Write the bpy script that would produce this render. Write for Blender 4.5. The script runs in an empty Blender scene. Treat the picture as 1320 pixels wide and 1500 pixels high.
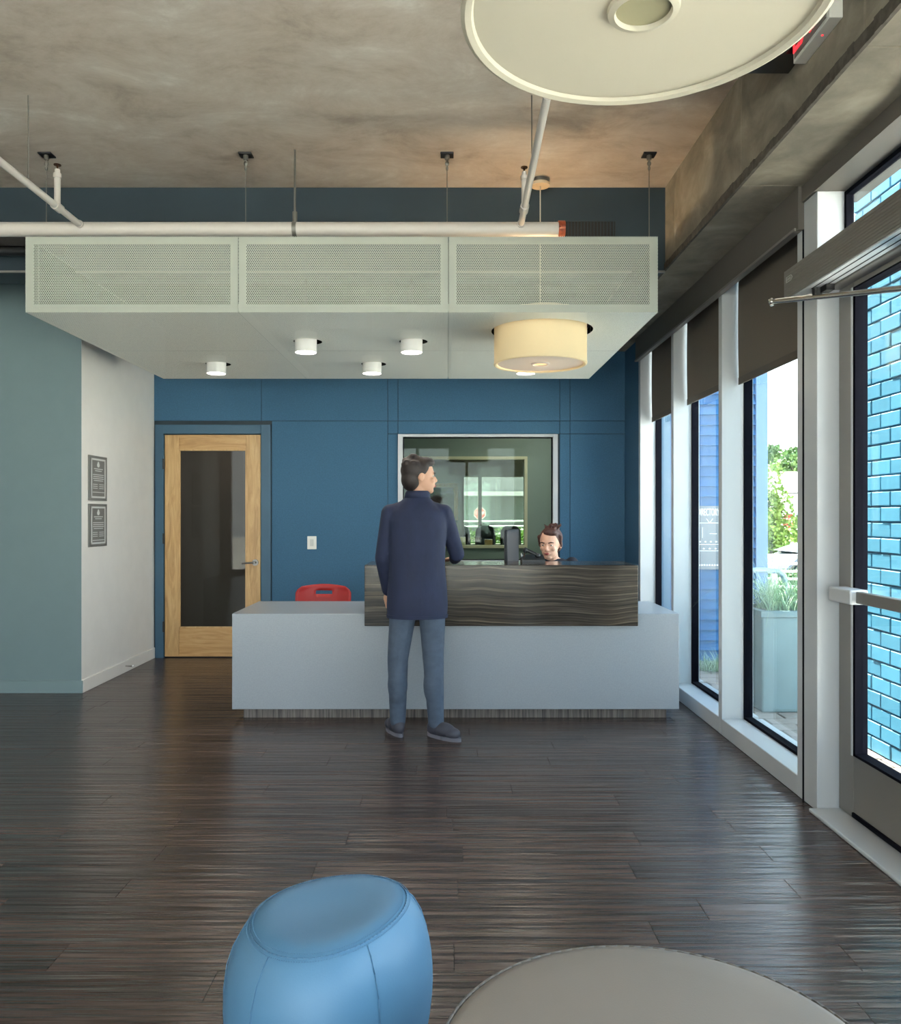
import bpy, bmesh, math, random
from mathutils import Vector, Matrix, noise
PI = math.pi
random.seed(7)
sc = bpy.context.scene
col = sc.collection

# ------------------------------------------------------------------ camera, world, sun, exposure
F = 1180.0; CH = 1.36; CX = 655.0; CY = 755.0
cd = bpy.data.cameras.new('camera'); cam = bpy.data.objects.new('camera', cd); col.objects.link(cam)
cam.location = (0, 0, CH); cam.rotation_euler = (PI/2, 0, 0)
cd.sensor_fit = 'HORIZONTAL'; cd.sensor_width = 36; cd.lens = 36*F/1320
cd.shift_x = (660-CX)/1320; cd.shift_y = (CY-750)/1320
cd.clip_start = 0.05; cd.clip_end = 400
sc.camera = cam

w = bpy.data.worlds.new('sky'); sc.world = w; w.use_nodes = True
wn = w.node_tree.nodes; wl = w.node_tree.links
bg = wn['Background']; bg.inputs['Strength'].default_value = 3.4
tc = wn.new('ShaderNodeTexCoord'); sx = wn.new('ShaderNodeSeparateXYZ'); rp = wn.new('ShaderNodeValToRGB')
wl.new(tc.outputs['Generated'], sx.inputs[0]); wl.new(sx.outputs['Z'], rp.inputs[0]); wl.new(rp.outputs[0], bg.inputs['Color'])
rp.color_ramp.elements[0].color = (0.93, 0.97, 1.0, 1); rp.color_ramp.elements[1].color = (0.50, 0.72, 1.0, 1)

sd = bpy.data.lights.new('sun', 'SUN'); sun = bpy.data.objects.new('sun', sd); col.objects.link(sun)
sd.energy = 38.0; sd.angle = math.radians(1.0); sd.color = (1.0, 0.95, 0.86)
sun.rotation_euler = Vector((0.10, -0.56, -0.82)).to_track_quat('-Z', 'Y').to_euler()

sc.view_settings.view_transform = 'Standard'; sc.view_settings.look = 'None'
sc.view_settings.gamma = 1; sc.view_settings.use_curve_mapping = False
sc.view_settings.exposure = 0.95
sc.cycles.use_denoising = True
sc.cycles.max_bounces = 10; sc.cycles.diffuse_bounces = 6; sc.cycles.transparent_max_bounces = 24
sc.cycles.sample_clamp_indirect = 6

# ------------------------------------------------------------------ helpers
def X(px, y): return (px-CX)*y/F
def H(py, y): return CH + (CY-py)*y/F
def at(px, py, y): return Vector((X(px, y), y, H(py, y)))

def tag(o, label=None, cat=None, group=None, kind=None):
    if label: o['label'] = label
    if cat: o['category'] = cat
    if group: o['group'] = group
    if kind: o['kind'] = kind
    return o
def thing(name, loc, label=None, cat=None, group=None, kind=None, rz=0):
    o = bpy.data.objects.new(name, None); col.objects.link(o)
    o.location = loc; o.rotation_euler.z = rz; o.empty_display_size = 0.1
    return tag(o, label, cat, group, kind)
def struct(name, loc=(0, 0, 0)): return thing(name, loc, kind='structure')
def root_loc(o):
    while o.parent: o = o.parent
    return Vector(o.location)

class MB:
    """collects shapes in one bmesh (world coordinates unless local=True)"""
    def __init__(s): s.bm = bmesh.new()
    def _xf(s, vs, M):
        for v in vs: v.co = M @ v.co
    def box(s, a, b, bev=0, seg=2, M=None):
        lo = Vector((min(a[0], b[0]), min(a[1], b[1]), min(a[2], b[2]))); hi = Vector((max(a[0], b[0]), max(a[1], b[1]), max(a[2], b[2])))
        r = bmesh.ops.create_cube(s.bm, size=1); vs = r['verts']
        for v in vs: v.co = Vector([lo[i] + (v.co[i]+0.5)*(hi[i]-lo[i]) for i in range(3)])
        if M is not None: s._xf(vs, M)
        if bev:
            es = list({e for v in vs for e in v.link_edges})
            bmesh.ops.bevel(s.bm, geom=es, offset=bev, segments=seg, affect='EDGES', profile=0.5)
        return s
    def cone(s, p0, p1, r0, r1=None, seg=16, caps=True):
        r1 = r0 if r1 is None else r1
        p0 = Vector(p0); p1 = Vector(p1); d = p1-p0
        q = d.to_track_quat('Z', 'Y').to_matrix().to_4x4()
        bmesh.ops.create_cone(s.bm, cap_ends=caps, segments=seg, radius1=r0, radius2=r1, depth=d.length,
                              matrix=Matrix.Translation((p0+p1)/2) @ q)
        return s
    def ball(s, c, r, u=20, v=12, M=None):
        if not hasattr(r, '__len__'): r = (r, r, r)
        m = Matrix.Translation(c) @ (M if M is not None else Matrix()) @ Matrix.Diagonal((r[0], r[1], r[2], 1))
        bmesh.ops.create_uvsphere(s.bm, u_segments=u, v_segments=v, radius=1, matrix=m); return s
    def capsule(s, p0, r0, p1, r1, seg=14):
        s.ball(p0, r0, seg, 8); s.ball(p1, r1, seg, 8); s.cone(p0, p1, r0, r1, seg); return s
    def tube(s, pts, r, seg=10):
        for i in range(len(pts)-1): s.cone(pts[i], pts[i+1], r, r, seg)
        for p in pts[1:-1]: s.ball(p, r, seg, 6)
        return s
    def lathe(s, prof, c, seg=48, close=True, rf=None, tilt=None):
        """prof: (radius, z); rf(theta) scales radius"""
        rings = []
        for r, z in prof:
            ring = []
            for k in range(seg):
                t = 2*PI*k/seg; rr = r*(rf(t) if rf else 1)
                x = rr*math.cos(t); y = rr*math.sin(t); zz = z
                if tilt: zz = tilt(x, y, z)
                ring.append(s.bm.verts.new((c[0]+x, c[1]+y, c[2]+zz)))
            rings.append(ring)
        for a, b in zip(rings, rings[1:]):
            for k in range(seg): s.bm.faces.new((a[k], a[(k+1) % seg], b[(k+1) % seg], b[k]))
        if close:
            s.bm.faces.new(rings[0][::-1]); s.bm.faces.new(rings[-1])
        return s
    def prism(s, pts, ext):
        """pts: polygon (3D), extruded by vector ext"""
        ext = Vector(ext); a = [s.bm.verts.new(p) for p in pts]; b = [s.bm.verts.new(Vector(p)+ext) for p in pts]
        n = len(a); s.bm.faces.new(a[::-1]); s.bm.faces.new(b)
        for k in range(n): s.bm.faces.new((a[k], a[(k+1) % n], b[(k+1) % n], b[k]))
        return s
    def quad(s, pts):
        s.bm.faces.new([s.bm.verts.new(p) for p in pts]); return s
    def loft(s, secs, seg=24):
        """secs: (center, rx, ry, rotz) ellipses in horizontal-ish planes"""
        rings = []
        for c, rx, ry, *rest in secs:
            rz = rest[0] if rest else 0
            ring = []
            for k in range(seg):
                t = 2*PI*k/seg; x = rx*math.cos(t); y = ry*math.sin(t)
                ring.append(s.bm.verts.new((c[0]+x*math.cos(rz)-y*math.sin(rz), c[1]+x*math.sin(rz)+y*math.cos(rz), c[2])))
            rings.append(ring)
        for a, b in zip(rings, rings[1:]):
            for k in range(seg): s.bm.faces.new((a[k], a[(k+1) % seg], b[(k+1) % seg], b[k]))
        s.bm.faces.new(rings[0][::-1]); s.bm.faces.new(rings[-1]); return s
    def build(s, name, mat, parent=None, smooth=False, local=False, kind=None, label=None):
        if parent is not None and not local:
            bmesh.ops.translate(s.bm, verts=s.bm.verts, vec=-root_loc(parent))
        bmesh.ops.recalc_face_normals(s.bm, faces=s.bm.faces)
        me = bpy.data.meshes.new(name); s.bm.to_mesh(me); s.bm.free()
        if smooth:
            for p in me.polygons: p.use_smooth = True
            if smooth != 'all':
                try: me.set_sharp_from_angle(angle=math.radians(40))
                except Exception: pass
        me.materials.append(mat)
        o = bpy.data.objects.new(name, me); col.objects.link(o)
        if parent is not None: o.parent = parent
        if kind: o['kind'] = kind
        if label: o['label'] = label
        return o

def copy_tree(o, parent=None):
    c = o.copy(); col.objects.link(c)
    if parent is not None: c.parent = parent
    for ch in list(o.children): copy_tree(ch, c)
    return c

def remeshed(mb, name, mat, parent, voxel=0.01, smooth=6):
    """fuse overlapping shapes into one continuous skin"""
    bmesh.ops.translate(mb.bm, verts=mb.bm.verts, vec=-root_loc(parent))
    me = bpy.data.meshes.new('tmp'); mb.bm.to_mesh(me); mb.bm.free()
    o = bpy.data.objects.new('tmp', me); col.objects.link(o)
    m = o.modifiers.new('r', 'REMESH'); m.mode = 'VOXEL'; m.voxel_size = voxel; m.use_smooth_shade = True
    s_ = o.modifiers.new('s', 'SMOOTH'); s_.iterations = smooth; s_.factor = 0.5
    dg = bpy.context.evaluated_depsgraph_get(); dg.update()
    me2 = bpy.data.meshes.new_from_object(o.evaluated_get(dg)); me2.name = name
    bpy.data.objects.remove(o); bpy.data.meshes.remove(me)
    for p in me2.polygons: p.use_smooth = True
    me2.materials.clear(); me2.materials.append(mat)
    o2 = bpy.data.objects.new(name, me2); col.objects.link(o2); o2.parent = parent
    return o2

def text(name, s, size, loc, rot, mat, parent, ext=0.001, spacing=1.0, sxy=1.0, align='CENTER', label=None):
    cu = bpy.data.curves.new('t', 'FONT'); cu.body = s; cu.size = size; cu.extrude = ext
    cu.align_x = align; cu.align_y = 'CENTER'; cu.space_character = spacing
    o = bpy.data.objects.new('t', cu); col.objects.link(o)
    dg = bpy.context.evaluated_depsgraph_get(); dg.update()
    me = bpy.data.meshes.new_from_object(o.evaluated_get(dg)); bpy.data.objects.remove(o)
    me.transform(Matrix.Diagonal((sxy, 1, 1, 1)))
    me.transform(rot.to_matrix().to_4x4()); me.transform(Matrix.Translation(Vector(loc) - root_loc(parent)))
    me.materials.clear(); me.materials.append(mat)
    o2 = bpy.data.objects.new(name, me); col.objects.link(o2); o2.parent = parent
    if label: o2['label'] = label
    return o2
from mathutils import Euler

# ------------------------------------------------------------------ materials
def srgb(r, g, b):
    f = lambda c: (c/255/12.92) if c/255 <= 0.04045 else ((c/255+0.055)/1.055)**2.4
    return (f(r), f(g), f(b), 1)
def mat(name, c, rough=0.6, metal=0.0, spec=0.5, var=0.0, vscale=8, bump=0.0, bscale=60, emit=None, es=0, stretch=(1, 1, 1), rand=0.0, coat=0):
    m = bpy.data.materials.new(name); m.use_nodes = True; nt = m.node_tree; n = nt.nodes; l = nt.links
    p = n['Principled BSDF']
    p.inputs['Base Color'].default_value = c; p.inputs['Roughness'].default_value = rough
    p.inputs['Metallic'].default_value = metal; p.inputs['Specular IOR Level'].default_value = spec
    if coat: p.inputs['Coat Weight'].default_value = coat; p.inputs['Coat Roughness'].default_value = 0.05
    geo = n.new('ShaderNodeNewGeometry'); mp = n.new('ShaderNodeMapping'); mp.inputs['Scale'].default_value = stretch
    l.new(geo.outputs['Position'], mp.inputs['Vector'])
    if var or rand:
        nz = n.new('ShaderNodeTexNoise'); nz.inputs['Scale'].default_value = vscale; nz.inputs['Detail'].default_value = 6
        l.new(mp.outputs[0], nz.inputs['Vector'])
        hs = n.new('ShaderNodeHueSaturation'); hs.inputs['Color'].default_value = c
        mr = n.new('ShaderNodeMapRange'); mr.inputs['From Min'].default_value = 0.3; mr.inputs['From Max'].default_value = 0.7
        mr.inputs['To Min'].default_value = 1-var; mr.inputs['To Max'].default_value = 1+var
        l.new(nz.outputs['Fac'], mr.inputs['Value'])
        val = mr.outputs[0]
        if rand:
            oi = n.new('ShaderNodeObjectInfo'); ma = n.new('ShaderNodeMath'); ma.operation = 'MULTIPLY_ADD'
            ma.inputs[1].default_value = 2*rand; ma.inputs[2].default_value = -rand
            l.new(oi.outputs['Random'], ma.inputs[0]); ad = n.new('ShaderNodeMath'); ad.operation = 'ADD'
            l.new(ma.outputs[0], ad.inputs[0]); l.new(val, ad.inputs[1]); val = ad.outputs[0]
        l.new(val, hs.inputs['Value']); l.new(hs.outputs[0], p.inputs['Base Color'])
    if bump:
        nb = n.new('ShaderNodeTexNoise'); nb.inputs['Scale'].default_value = bscale; nb.inputs['Detail'].default_value = 4
        l.new(mp.outputs[0], nb.inputs['Vector'])
        bp = n.new('ShaderNodeBump'); bp.inputs['Strength'].default_value = bump; bp.inputs['Distance'].default_value = 0.01
        l.new(nb.outputs['Fac'], bp.inputs['Height']); l.new(bp.outputs[0], p.inputs['Normal'])
    if emit: p.inputs['Emission Color'].default_value = emit; p.inputs['Emission Strength'].default_value = es
    return m

def ramp_mat(name, stops, scale, rough, distort=0, stretch=(1, 1, 1), bump=0.3, detail=8, big=None, rough_n=0.6):
    m = bpy.data.materials.new(name); m.use_nodes = True; nt = m.node_tree; n = nt.nodes; l = nt.links
    p = n['Principled BSDF']; p.inputs['Roughness'].default_value = rough
    geo = n.new('ShaderNodeNewGeometry'); mp = n.new('ShaderNodeMapping'); mp.inputs['Scale'].default_value = stretch
    l.new(geo.outputs['Position'], mp.inputs['Vector'])
    nz = n.new('ShaderNodeTexNoise'); nz.inputs['Scale'].default_value = scale; nz.inputs['Detail'].default_value = detail
    nz.inputs['Roughness'].default_value = rough_n; nz.inputs['Distortion'].default_value = distort
    l.new(mp.outputs[0], nz.inputs['Vector'])
    r = n.new('ShaderNodeValToRGB'); els = r.color_ramp.elements
    els[0].position = stops[0][0]; els[0].color = stops[0][1]; els[1].position = stops[-1][0]; els[1].color = stops[-1][1]
    for ps, c in stops[1:-1]:
        e = els.new(ps); e.color = c
    l.new(nz.outputs['Fac'], r.inputs[0]); l.new(r.outputs[0], p.inputs['Base Color'])
    if bump:
        bp = n.new('ShaderNodeBump'); bp.inputs['Strength'].default_value = bump; bp.inputs['Distance'].default_value = 0.01
        l.new(nz.outputs['Fac'], bp.inputs['Height']); l.new(bp.outputs[0], p.inputs['Normal'])
    return m

def glass_mat(name, tint, ior=1.5, gloss=(1, 1, 1, 1), extra=0.0, rough=0.0):
    m = bpy.data.materials.new(name); m.use_nodes = True; nt = m.node_tree; n = nt.nodes; l = nt.links
    n.remove(n['Principled BSDF']); out = n['Material Output']
    tr = n.new('ShaderNodeBsdfTransparent'); tr.inputs[0].default_value = tint
    gl = n.new('ShaderNodeBsdfGlossy'); gl.inputs['Color'].default_value = gloss; gl.inputs['Roughness'].default_value = rough
    fr = n.new('ShaderNodeFresnel'); gg = n.new('ShaderNodeNewGeometry'); mi = n.new('ShaderNodeMath'); mi.operation = 'MULTIPLY_ADD'
    mi.inputs[1].default_value = 1/ior-ior; mi.inputs[2].default_value = ior     # same reflection from both faces of the pane
    l.new(gg.outputs['Backfacing'], mi.inputs[0]); l.new(mi.outputs[0], fr.inputs['IOR'])
    ad = n.new('ShaderNodeMath'); ad.operation = 'ADD'; ad.use_clamp = True; ad.inputs[1].default_value = extra
    mx = n.new('ShaderNodeMixShader')
    l.new(fr.outputs[0], ad.inputs[0]); l.new(ad.outputs[0], mx.inputs[0]); l.new(tr.outputs[0], mx.inputs[1]); l.new(gl.outputs[0], mx.inputs[2])
    l.new(mx.outputs[0], out.inputs['Surface']); return m

def perforated_mat(name, c, pitch, rad, axes):
    """sheet metal punched with round holes in a staggered lattice; holes are really open"""
    m = bpy.data.materials.new(name); m.use_nodes = True; nt = m.node_tree; n = nt.nodes; l = nt.links
    p = n['Principled BSDF']; p.inputs['Base Color'].default_value = c; p.inputs['Roughness'].default_value = 0.45
    out = n['Material Output']
    geo = n.new('ShaderNodeNewGeometry'); sp = n.new('ShaderNodeSeparateXYZ'); l.new(geo.outputs['Position'], sp.inputs[0])
    def M(op, a, b=None):
        x = n.new('ShaderNodeMath'); x.operation = op
        for i, v in enumerate((a, b)):
            if v is None: continue
            if isinstance(v, (int, float)): x.inputs[i].default_value = v
            else: l.new(v, x.inputs[i])
        return x.outputs[0]
    u = M('DIVIDE', sp.outputs[axes[0]], pitch); v = M('DIVIDE', sp.outputs[axes[1]], pitch)
    def lat(ou, ov):
        a = M('SUBTRACT', M('FRACT', M('ADD', u, ou)), 0.5)
        b = M('MULTIPLY', M('SUBTRACT', M('FRACT', M('ADD', M('DIVIDE', v, 1.732), ov)), 0.5), 1.732)
        return M('SQRT', M('ADD', M('MULTIPLY', a, a), M('MULTIPLY', b, b)))
    d = M('MINIMUM', lat(100.0, 100.0), lat(100.5, 100.5))
    hole = M('LESS_THAN', d, rad)
    tr = n.new('ShaderNodeBsdfTransparent'); mx = n.new('ShaderNodeMixShader')
    l.new(hole, mx.inputs[0]); l.new(p.outputs[0], mx.inputs[1]); l.new(tr.outputs[0], mx.inputs[2]); l.new(mx.outputs[0], out.inputs['Surface'])
    return m

def fabric_shade_mat(name, c, trans=0.45, tc_=None):
    m = bpy.data.materials.new(name); m.use_nodes = True; nt = m.node_tree; n = nt.nodes; l = nt.links
    n.remove(n['Principled BSDF']); out = n['Material Output']
    d = n.new('ShaderNodeBsdfDiffuse'); d.inputs[0].default_value = c
    t = n.new('ShaderNodeBsdfTranslucent'); t.inputs[0].default_value = tc_ or c
    mx = n.new('ShaderNodeMixShader'); mx.inputs[0].default_value = trans
    l.new(d.outputs[0], mx.inputs[1]); l.new(t.outputs[0], mx.inputs[2]); l.new(mx.outputs[0], out.inputs['Surface'])
    return m

def floor_mat():
    m = bpy.data.materials.new('dark_wood_plank'); m.use_nodes = True; nt = m.node_tree; n = nt.nodes; l = nt.links
    p = n['Principled BSDF']
    geo = n.new('ShaderNodeNewGeometry'); oi = n.new('ShaderNodeObjectInfo')
    off = n.new('ShaderNodeVectorMath'); off.operation = 'MULTIPLY_ADD'
    l.new(oi.outputs['Random'], off.inputs[0]); off.inputs[1].default_value = (13, 7, 0); l.new(geo.outputs['Position'], off.inputs[2])
    mp = n.new('ShaderNodeMapping'); mp.inputs['Scale'].default_value = (1.1, 26, 1); l.new(off.outputs[0], mp.inputs['Vector'])
    nz = n.new('ShaderNodeTexNoise'); nz.inputs['Scale'].default_value = 1.6; nz.inputs['Detail'].default_value = 7; nz.inputs['Roughness'].default_value = 0.65
    l.new(mp.outputs[0], nz.inputs['Vector'])
    r = n.new('ShaderNodeValToRGB'); e = r.color_ramp.elements
    e[0].position = 0.36; e[0].color = (0.026, 0.0175, 0.0148, 1); e[1].position = 0.66; e[1].color = (0.105, 0.070, 0.058, 1)
    x = e.new(0.5); x.color = (0.066, 0.043, 0.036, 1)
    l.new(nz.outputs['Fac'], r.inputs[0])
    hs = n.new('ShaderNodeHueSaturation'); ma = n.new('ShaderNodeMath'); ma.operation = 'MULTIPLY_ADD'
    ma.inputs[1].default_value = 0.45; ma.inputs[2].default_value = 0.78
    l.new(oi.outputs['Random'], ma.inputs[0]); l.new(ma.outputs[0], hs.inputs['Value']); l.new(r.outputs[0], hs.inputs['Color'])
    l.new(hs.outputs[0], p.inputs['Base Color'])
    # hand-scraped ridges running along the plank
    mp2 = n.new('ShaderNodeMapping'); mp2.inputs['Scale'].default_value = (0.9, 24, 1); l.new(geo.outputs['Position'], mp2.inputs['Vector'])
    nb = n.new('ShaderNodeTexNoise'); nb.inputs['Scale'].default_value = 1.0; nb.inputs['Detail'].default_value = 3
    l.new(mp2.outputs[0], nb.inputs['Vector'])
    bp = n.new('ShaderNodeBump'); bp.inputs['Strength'].default_value = 0.9; bp.inputs['Distance'].default_value = 0.009
    l.new(nb.outputs['Fac'], bp.inputs['Height']); l.new(bp.outputs[0], p.inputs['Normal'])
    p.inputs['Roughness'].default_value = 0.27; p.inputs['Specular IOR Level'].default_value = 0.6
    return m

def zebra_mat():
    m = bpy.data.materials.new('striped_zebra_stone'); m.use_nodes = True; nt = m.node_tree; n = nt.nodes; l = nt.links
    p = n['Principled BSDF']; p.inputs['Roughness'].default_value = 0.14; p.inputs['Specular IOR Level'].default_value = 0.25
    geo = n.new('ShaderNodeNewGeometry')
    # slow horizontal swells bend the layers
    mp = n.new('ShaderNodeMapping'); mp.inputs['Scale'].default_value = (1.1, 1, 0.8); l.new(geo.outputs['Position'], mp.inputs['Vector'])
    nz = n.new('ShaderNodeTexNoise'); nz.inputs['Scale'].default_value = 1.4; nz.inputs['Detail'].default_value = 2; l.new(mp.outputs[0], nz.inputs['Vector'])
    sp = n.new('ShaderNodeSeparateXYZ'); l.new(geo.outputs['Position'], sp.inputs[0])
    ma = n.new('ShaderNodeMath'); ma.operation = 'MULTIPLY_ADD'; ma.inputs[1].default_value = 0.10
    l.new(nz.outputs['Fac'], ma.inputs[0]); l.new(sp.outputs['Z'], ma.inputs[2])
    cb = n.new('ShaderNodeCombineXYZ')
    mx_ = n.new('ShaderNodeMath'); mx_.operation = 'MULTIPLY'; mx_.inputs[1].default_value = 0.012; l.new(sp.outputs['X'], mx_.inputs[0])
    l.new(mx_.outputs[0], cb.inputs['X']); l.new(ma.outputs[0], cb.inputs['Z'])
    n2 = n.new('ShaderNodeTexNoise'); n2.inputs['Scale'].default_value = 84; n2.inputs['Detail'].default_value = 5; n2.inputs['Roughness'].default_value = 0.7
    l.new(cb.outputs[0], n2.inputs['Vector'])
    r = n.new('ShaderNodeValToRGB'); e = r.color_ramp.elements
    e[0].position = 0.36; e[0].color = srgb(26, 23, 22); e[1].position = 0.68; e[1].color = srgb(122, 110, 96)
    a = e.new(0.47); a.color = srgb(52, 45, 40); b = e.new(0.56); b.color = srgb(80, 71, 62)
    l.new(n2.outputs['Fac'], r.inputs[0]); l.new(r.outputs[0], p.inputs['Base Color']); return m

M = {}
M['ceiling'] = ramp_mat('trowelled_concrete', [(0.28, srgb(142, 131, 120)), (0.45, srgb(172, 160, 148)), (0.58, srgb(184, 175, 165)), (0.74, srgb(208, 203, 195))], 2.1, 0.5, distort=0.35, stretch=(1, 1.4, 1), bump=0.15, rough_n=0.72)
M['beam'] = ramp_mat('cast_concrete', [(0.3, srgb(104, 97, 85)), (0.5, srgb(132, 124, 110)), (0.7, srgb(160, 151, 136))], 3.0, 0.8, distort=0.4, stretch=(1, 1, 1.5), bump=0.35, detail=10)
M['floor'] = floor_mat()
M['subfloor'] = mat('dark_subfloor', (0.012, 0.008, 0.007, 1), 0.5)
M['blue'] = mat('blue_acoustic_felt', srgb(67, 105, 134), 0.85, spec=0.25, var=0.10, vscale=90, bump=0.15, bscale=300)
M['blue_paint'] = mat('blue_paint', srgb(58, 94, 118), 0.5, var=0.03)
M['blue_dark'] = mat('dark_blue_bulkhead_paint', srgb(30, 48, 58), 0.6, var=0.08, vscale=3)
M['grey_wall'] = mat('grey_green_paint', srgb(112, 132, 137), 0.6, var=0.02)
M['white_wall'] = mat('off_white_paint', srgb(228, 224, 219), 0.6, var=0.02)
M['left_wall'] = mat('white_lobby_paint', srgb(222, 220, 214), 0.7)
M['alu'] = mat('pale_aluminium', srgb(190, 193, 197), 0.35, metal=0.0, spec=0.6)
M['alu_grey'] = mat('grey_anodised', srgb(132, 128, 124), 0.4, metal=0.3)
M['valance'] = mat('grey_valance_paint', srgb(98, 93, 87), 0.6)
M['shade'] = mat('charcoal_screen_fabric', srgb(108, 101, 93), 0.9, spec=0.1, var=0.05, vscale=300)
M['gasket'] = mat('black_rubber_gasket', (0.006, 0.006, 0.01, 1), 0.9, spec=0.05)
M['glass'] = glass_mat('clear_glazing', (0.93, 0.97, 0.96, 1), 1.45)
M['glass_int'] = glass_mat('interior_glazing', (0.86, 0.91, 0.87, 1), 1.25)
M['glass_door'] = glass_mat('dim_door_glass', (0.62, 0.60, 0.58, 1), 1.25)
M['metal_mesh_f'] = perforated_mat('perforated_panel_front', srgb(180, 184, 174), 0.0108, 0.34, (0, 2))
M['metal_mesh_s'] = perforated_mat('perforated_panel_side', srgb(180, 184, 174), 0.0108, 0.34, (1, 2))
M['metal_mesh_b'] = perforated_mat('perforated_panel_bottom_lit', srgb(226, 226, 216), 0.0108, 0.12, (0, 1))  # front paint lightened: light on the underside put into the colour
M['mesh_solid'] = mat('pale_green_grey_steel', srgb(182, 186, 176), 0.5)
M['white_pipe'] = mat('white_painted_steel', srgb(186, 180, 174), 0.35)
M['rod'] = mat('galvanised_rod', srgb(120, 118, 112), 0.4, metal=0.7)
M['black_steel'] = mat('black_steel', (0.012, 0.012, 0.013, 1), 0.4)
M['brass'] = mat('dark_bronze', srgb(80, 50, 30), 0.4, metal=0.8)
M['copper'] = mat('orange_red_coupling_paint', srgb(150, 66, 34), 0.45, var=0.3, vscale=60)
M['lamp_white'] = mat('white_lamp_metal', srgb(225, 222, 218), 0.4)
M['lamp_emit'] = mat('lit_lamp_lens', (1, 1, 1, 1), 0.5, emit=(1, 0.93, 0.86, 1), es=7)
M['drum'] = fabric_shade_mat('warm_linen_shade', srgb(232, 214, 176), 0.10, (0.90, 0.86, 0.74, 1))
M['drum_far_diff'] = fabric_shade_mat('grey_linen_diffuser', srgb(212, 200, 190), 0.03)
M['drum_near'] = fabric_shade_mat('cream_linen_shade', srgb(206, 200, 184), 0.30)
M['finial'] = mat('warm_lit_cap', srgb(240, 190, 110), 0.5, emit=(1, 0.62, 0.25, 1), es=0.9)
M['finial_off'] = mat('olive_unlit_cap', srgb(158, 152, 122), 0.6)
M['cord'] = mat('pale_cord', srgb(196, 188, 170), 0.6)
M['canopy'] = mat('cream_canopy', srgb(206, 186, 156), 0.5)
M['wood'] = ramp_mat('maple_wood', [(0.3, srgb(176, 136, 86)), (0.5, srgb(200, 160, 106)), (0.7, srgb(216, 180, 128))], 2.2, 0.4, distort=1.5, stretch=(9, 9, 1.0), bump=0.03)
M['wood_h'] = ramp_mat('maple_wood_cross', [(0.3, srgb(172, 128, 76)), (0.5, srgb(196, 152, 96)), (0.7, srgb(208, 168, 114))], 2.2, 0.4, distort=1.5, stretch=(1.0, 9, 9), bump=0.03)
M['steel'] = mat('brushed_steel', srgb(190, 188, 184), 0.25, metal=1.0)
M['quartz'] = mat('grey_quartz', srgb(150, 156, 164), 0.32, var=0.05, vscale=120)
M['zebra'] = zebra_mat()
M['kick'] = ramp_mat('grooved_grey_wood', [(0.35, srgb(62, 56, 54)), (0.65, srgb(128, 118, 112))], 3, 0.5, stretch=(22, 1, 1), bump=0.1)
M['red'] = mat('red_plastic', srgb(168, 34, 34), 0.4)
M['pouf'] = mat('sky_blue_leather', srgb(82, 126, 160), 0.45, var=0.03, vscale=6, bump=0.05, bscale=220)
M['seam'] = mat('blue_stitching', srgb(78, 120, 153), 0.5)
M['taupe'] = mat('taupe_leather', srgb(130, 120, 112), 0.5, var=0.05, vscale=3, bump=0.05, bscale=260)
M['plaque'] = mat('grey_plaque', srgb(116, 115, 112), 0.5)
M['plaque_light'] = mat('plaque_raised_light', srgb(205, 206, 204), 0.5)
M['black'] = mat('black_plastic', (0.012, 0.013, 0.015, 1), 0.3)
M['navy_screen'] = mat('slate_monitor_back', srgb(22, 30, 38), 0.5)
M['exit_red'] = mat('lit_red_letters', (1, 0.03, 0.04, 1), 0.5, emit=(1, 0.03, 0.04, 1), es=1.1)
M['exit_face'] = mat('grey_sign_face', srgb(120, 118, 114), 0.5)
M['white_plastic'] = mat('white_plastic', srgb(222, 220, 214), 0.4)
M['green_room'] = mat('sage_green_paint', srgb(142, 156, 146), 0.6)
M['olive'] = mat('olive_room_paint', srgb(112, 110, 92), 0.7)
M['cream'] = mat('cream_frame', srgb(232, 222, 186), 0.5)
M['hall'] = mat('warm_grey_hall', srgb(150, 142, 132), 0.7)
# outside
M['cyan'] = mat('cyan_blue_brick_paint', srgb(80, 148, 178), 0.45, var=0.05, rand=0.10, vscale=20)
M['cyan_mortar'] = mat('pale_blue_mortar', srgb(64, 126, 158), 0.7)
M['siding'] = mat('cobalt_siding', srgb(18, 84, 138), 0.6, spec=0.15, var=0.04, rand=0.05)
M['siding_trim'] = mat('light_blue_trim', srgb(72, 108, 156), 0.5)
M['dirsign'] = mat('pale_grey_sign', srgb(98, 106, 116), 0.5)
M['dirtext'] = mat('white_sign_ink', srgb(240, 242, 244), 0.5)
M['paver'] = mat('grey_brown_paver', srgb(128, 118, 110), 0.8, var=0.12, rand=0.18, vscale=18, bump=0.3)
M['joint'] = mat('paver_bed', srgb(66, 62, 58), 0.9)
M['asphalt'] = mat('pale_asphalt', srgb(196, 190, 180), 0.9, var=0.05, vscale=2)
M['planter'] = mat('grey_green_concrete', srgb(108, 126, 128), 0.8, var=0.08, vscale=5)
M['soil'] = mat('dark_soil', (0.03, 0.022, 0.016, 1), 0.95)
M['grass'] = mat('pale_green_grass', srgb(150, 176, 138), 0.6, rand=0.1)
M['leaf'] = mat('bright_green_leaves', srgb(96, 124, 48), 0.6, var=0.35, vscale=1.2)
M['leaf_d'] = mat('mid_green_leaves', srgb(74, 104, 48), 0.6, var=0.35, vscale=0.6)
M['trunk'] = mat('grey_bark', srgb(98, 84, 70), 0.9)
M['rail'] = mat('white_railing_paint', srgb(190, 192, 190), 0.4)
M['urack'] = mat('blue_grey_tube', srgb(128, 152, 172), 0.3, metal=0.3)
M['white_bldg'] = mat('white_stucco', srgb(236, 232, 226), 0.7)
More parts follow.
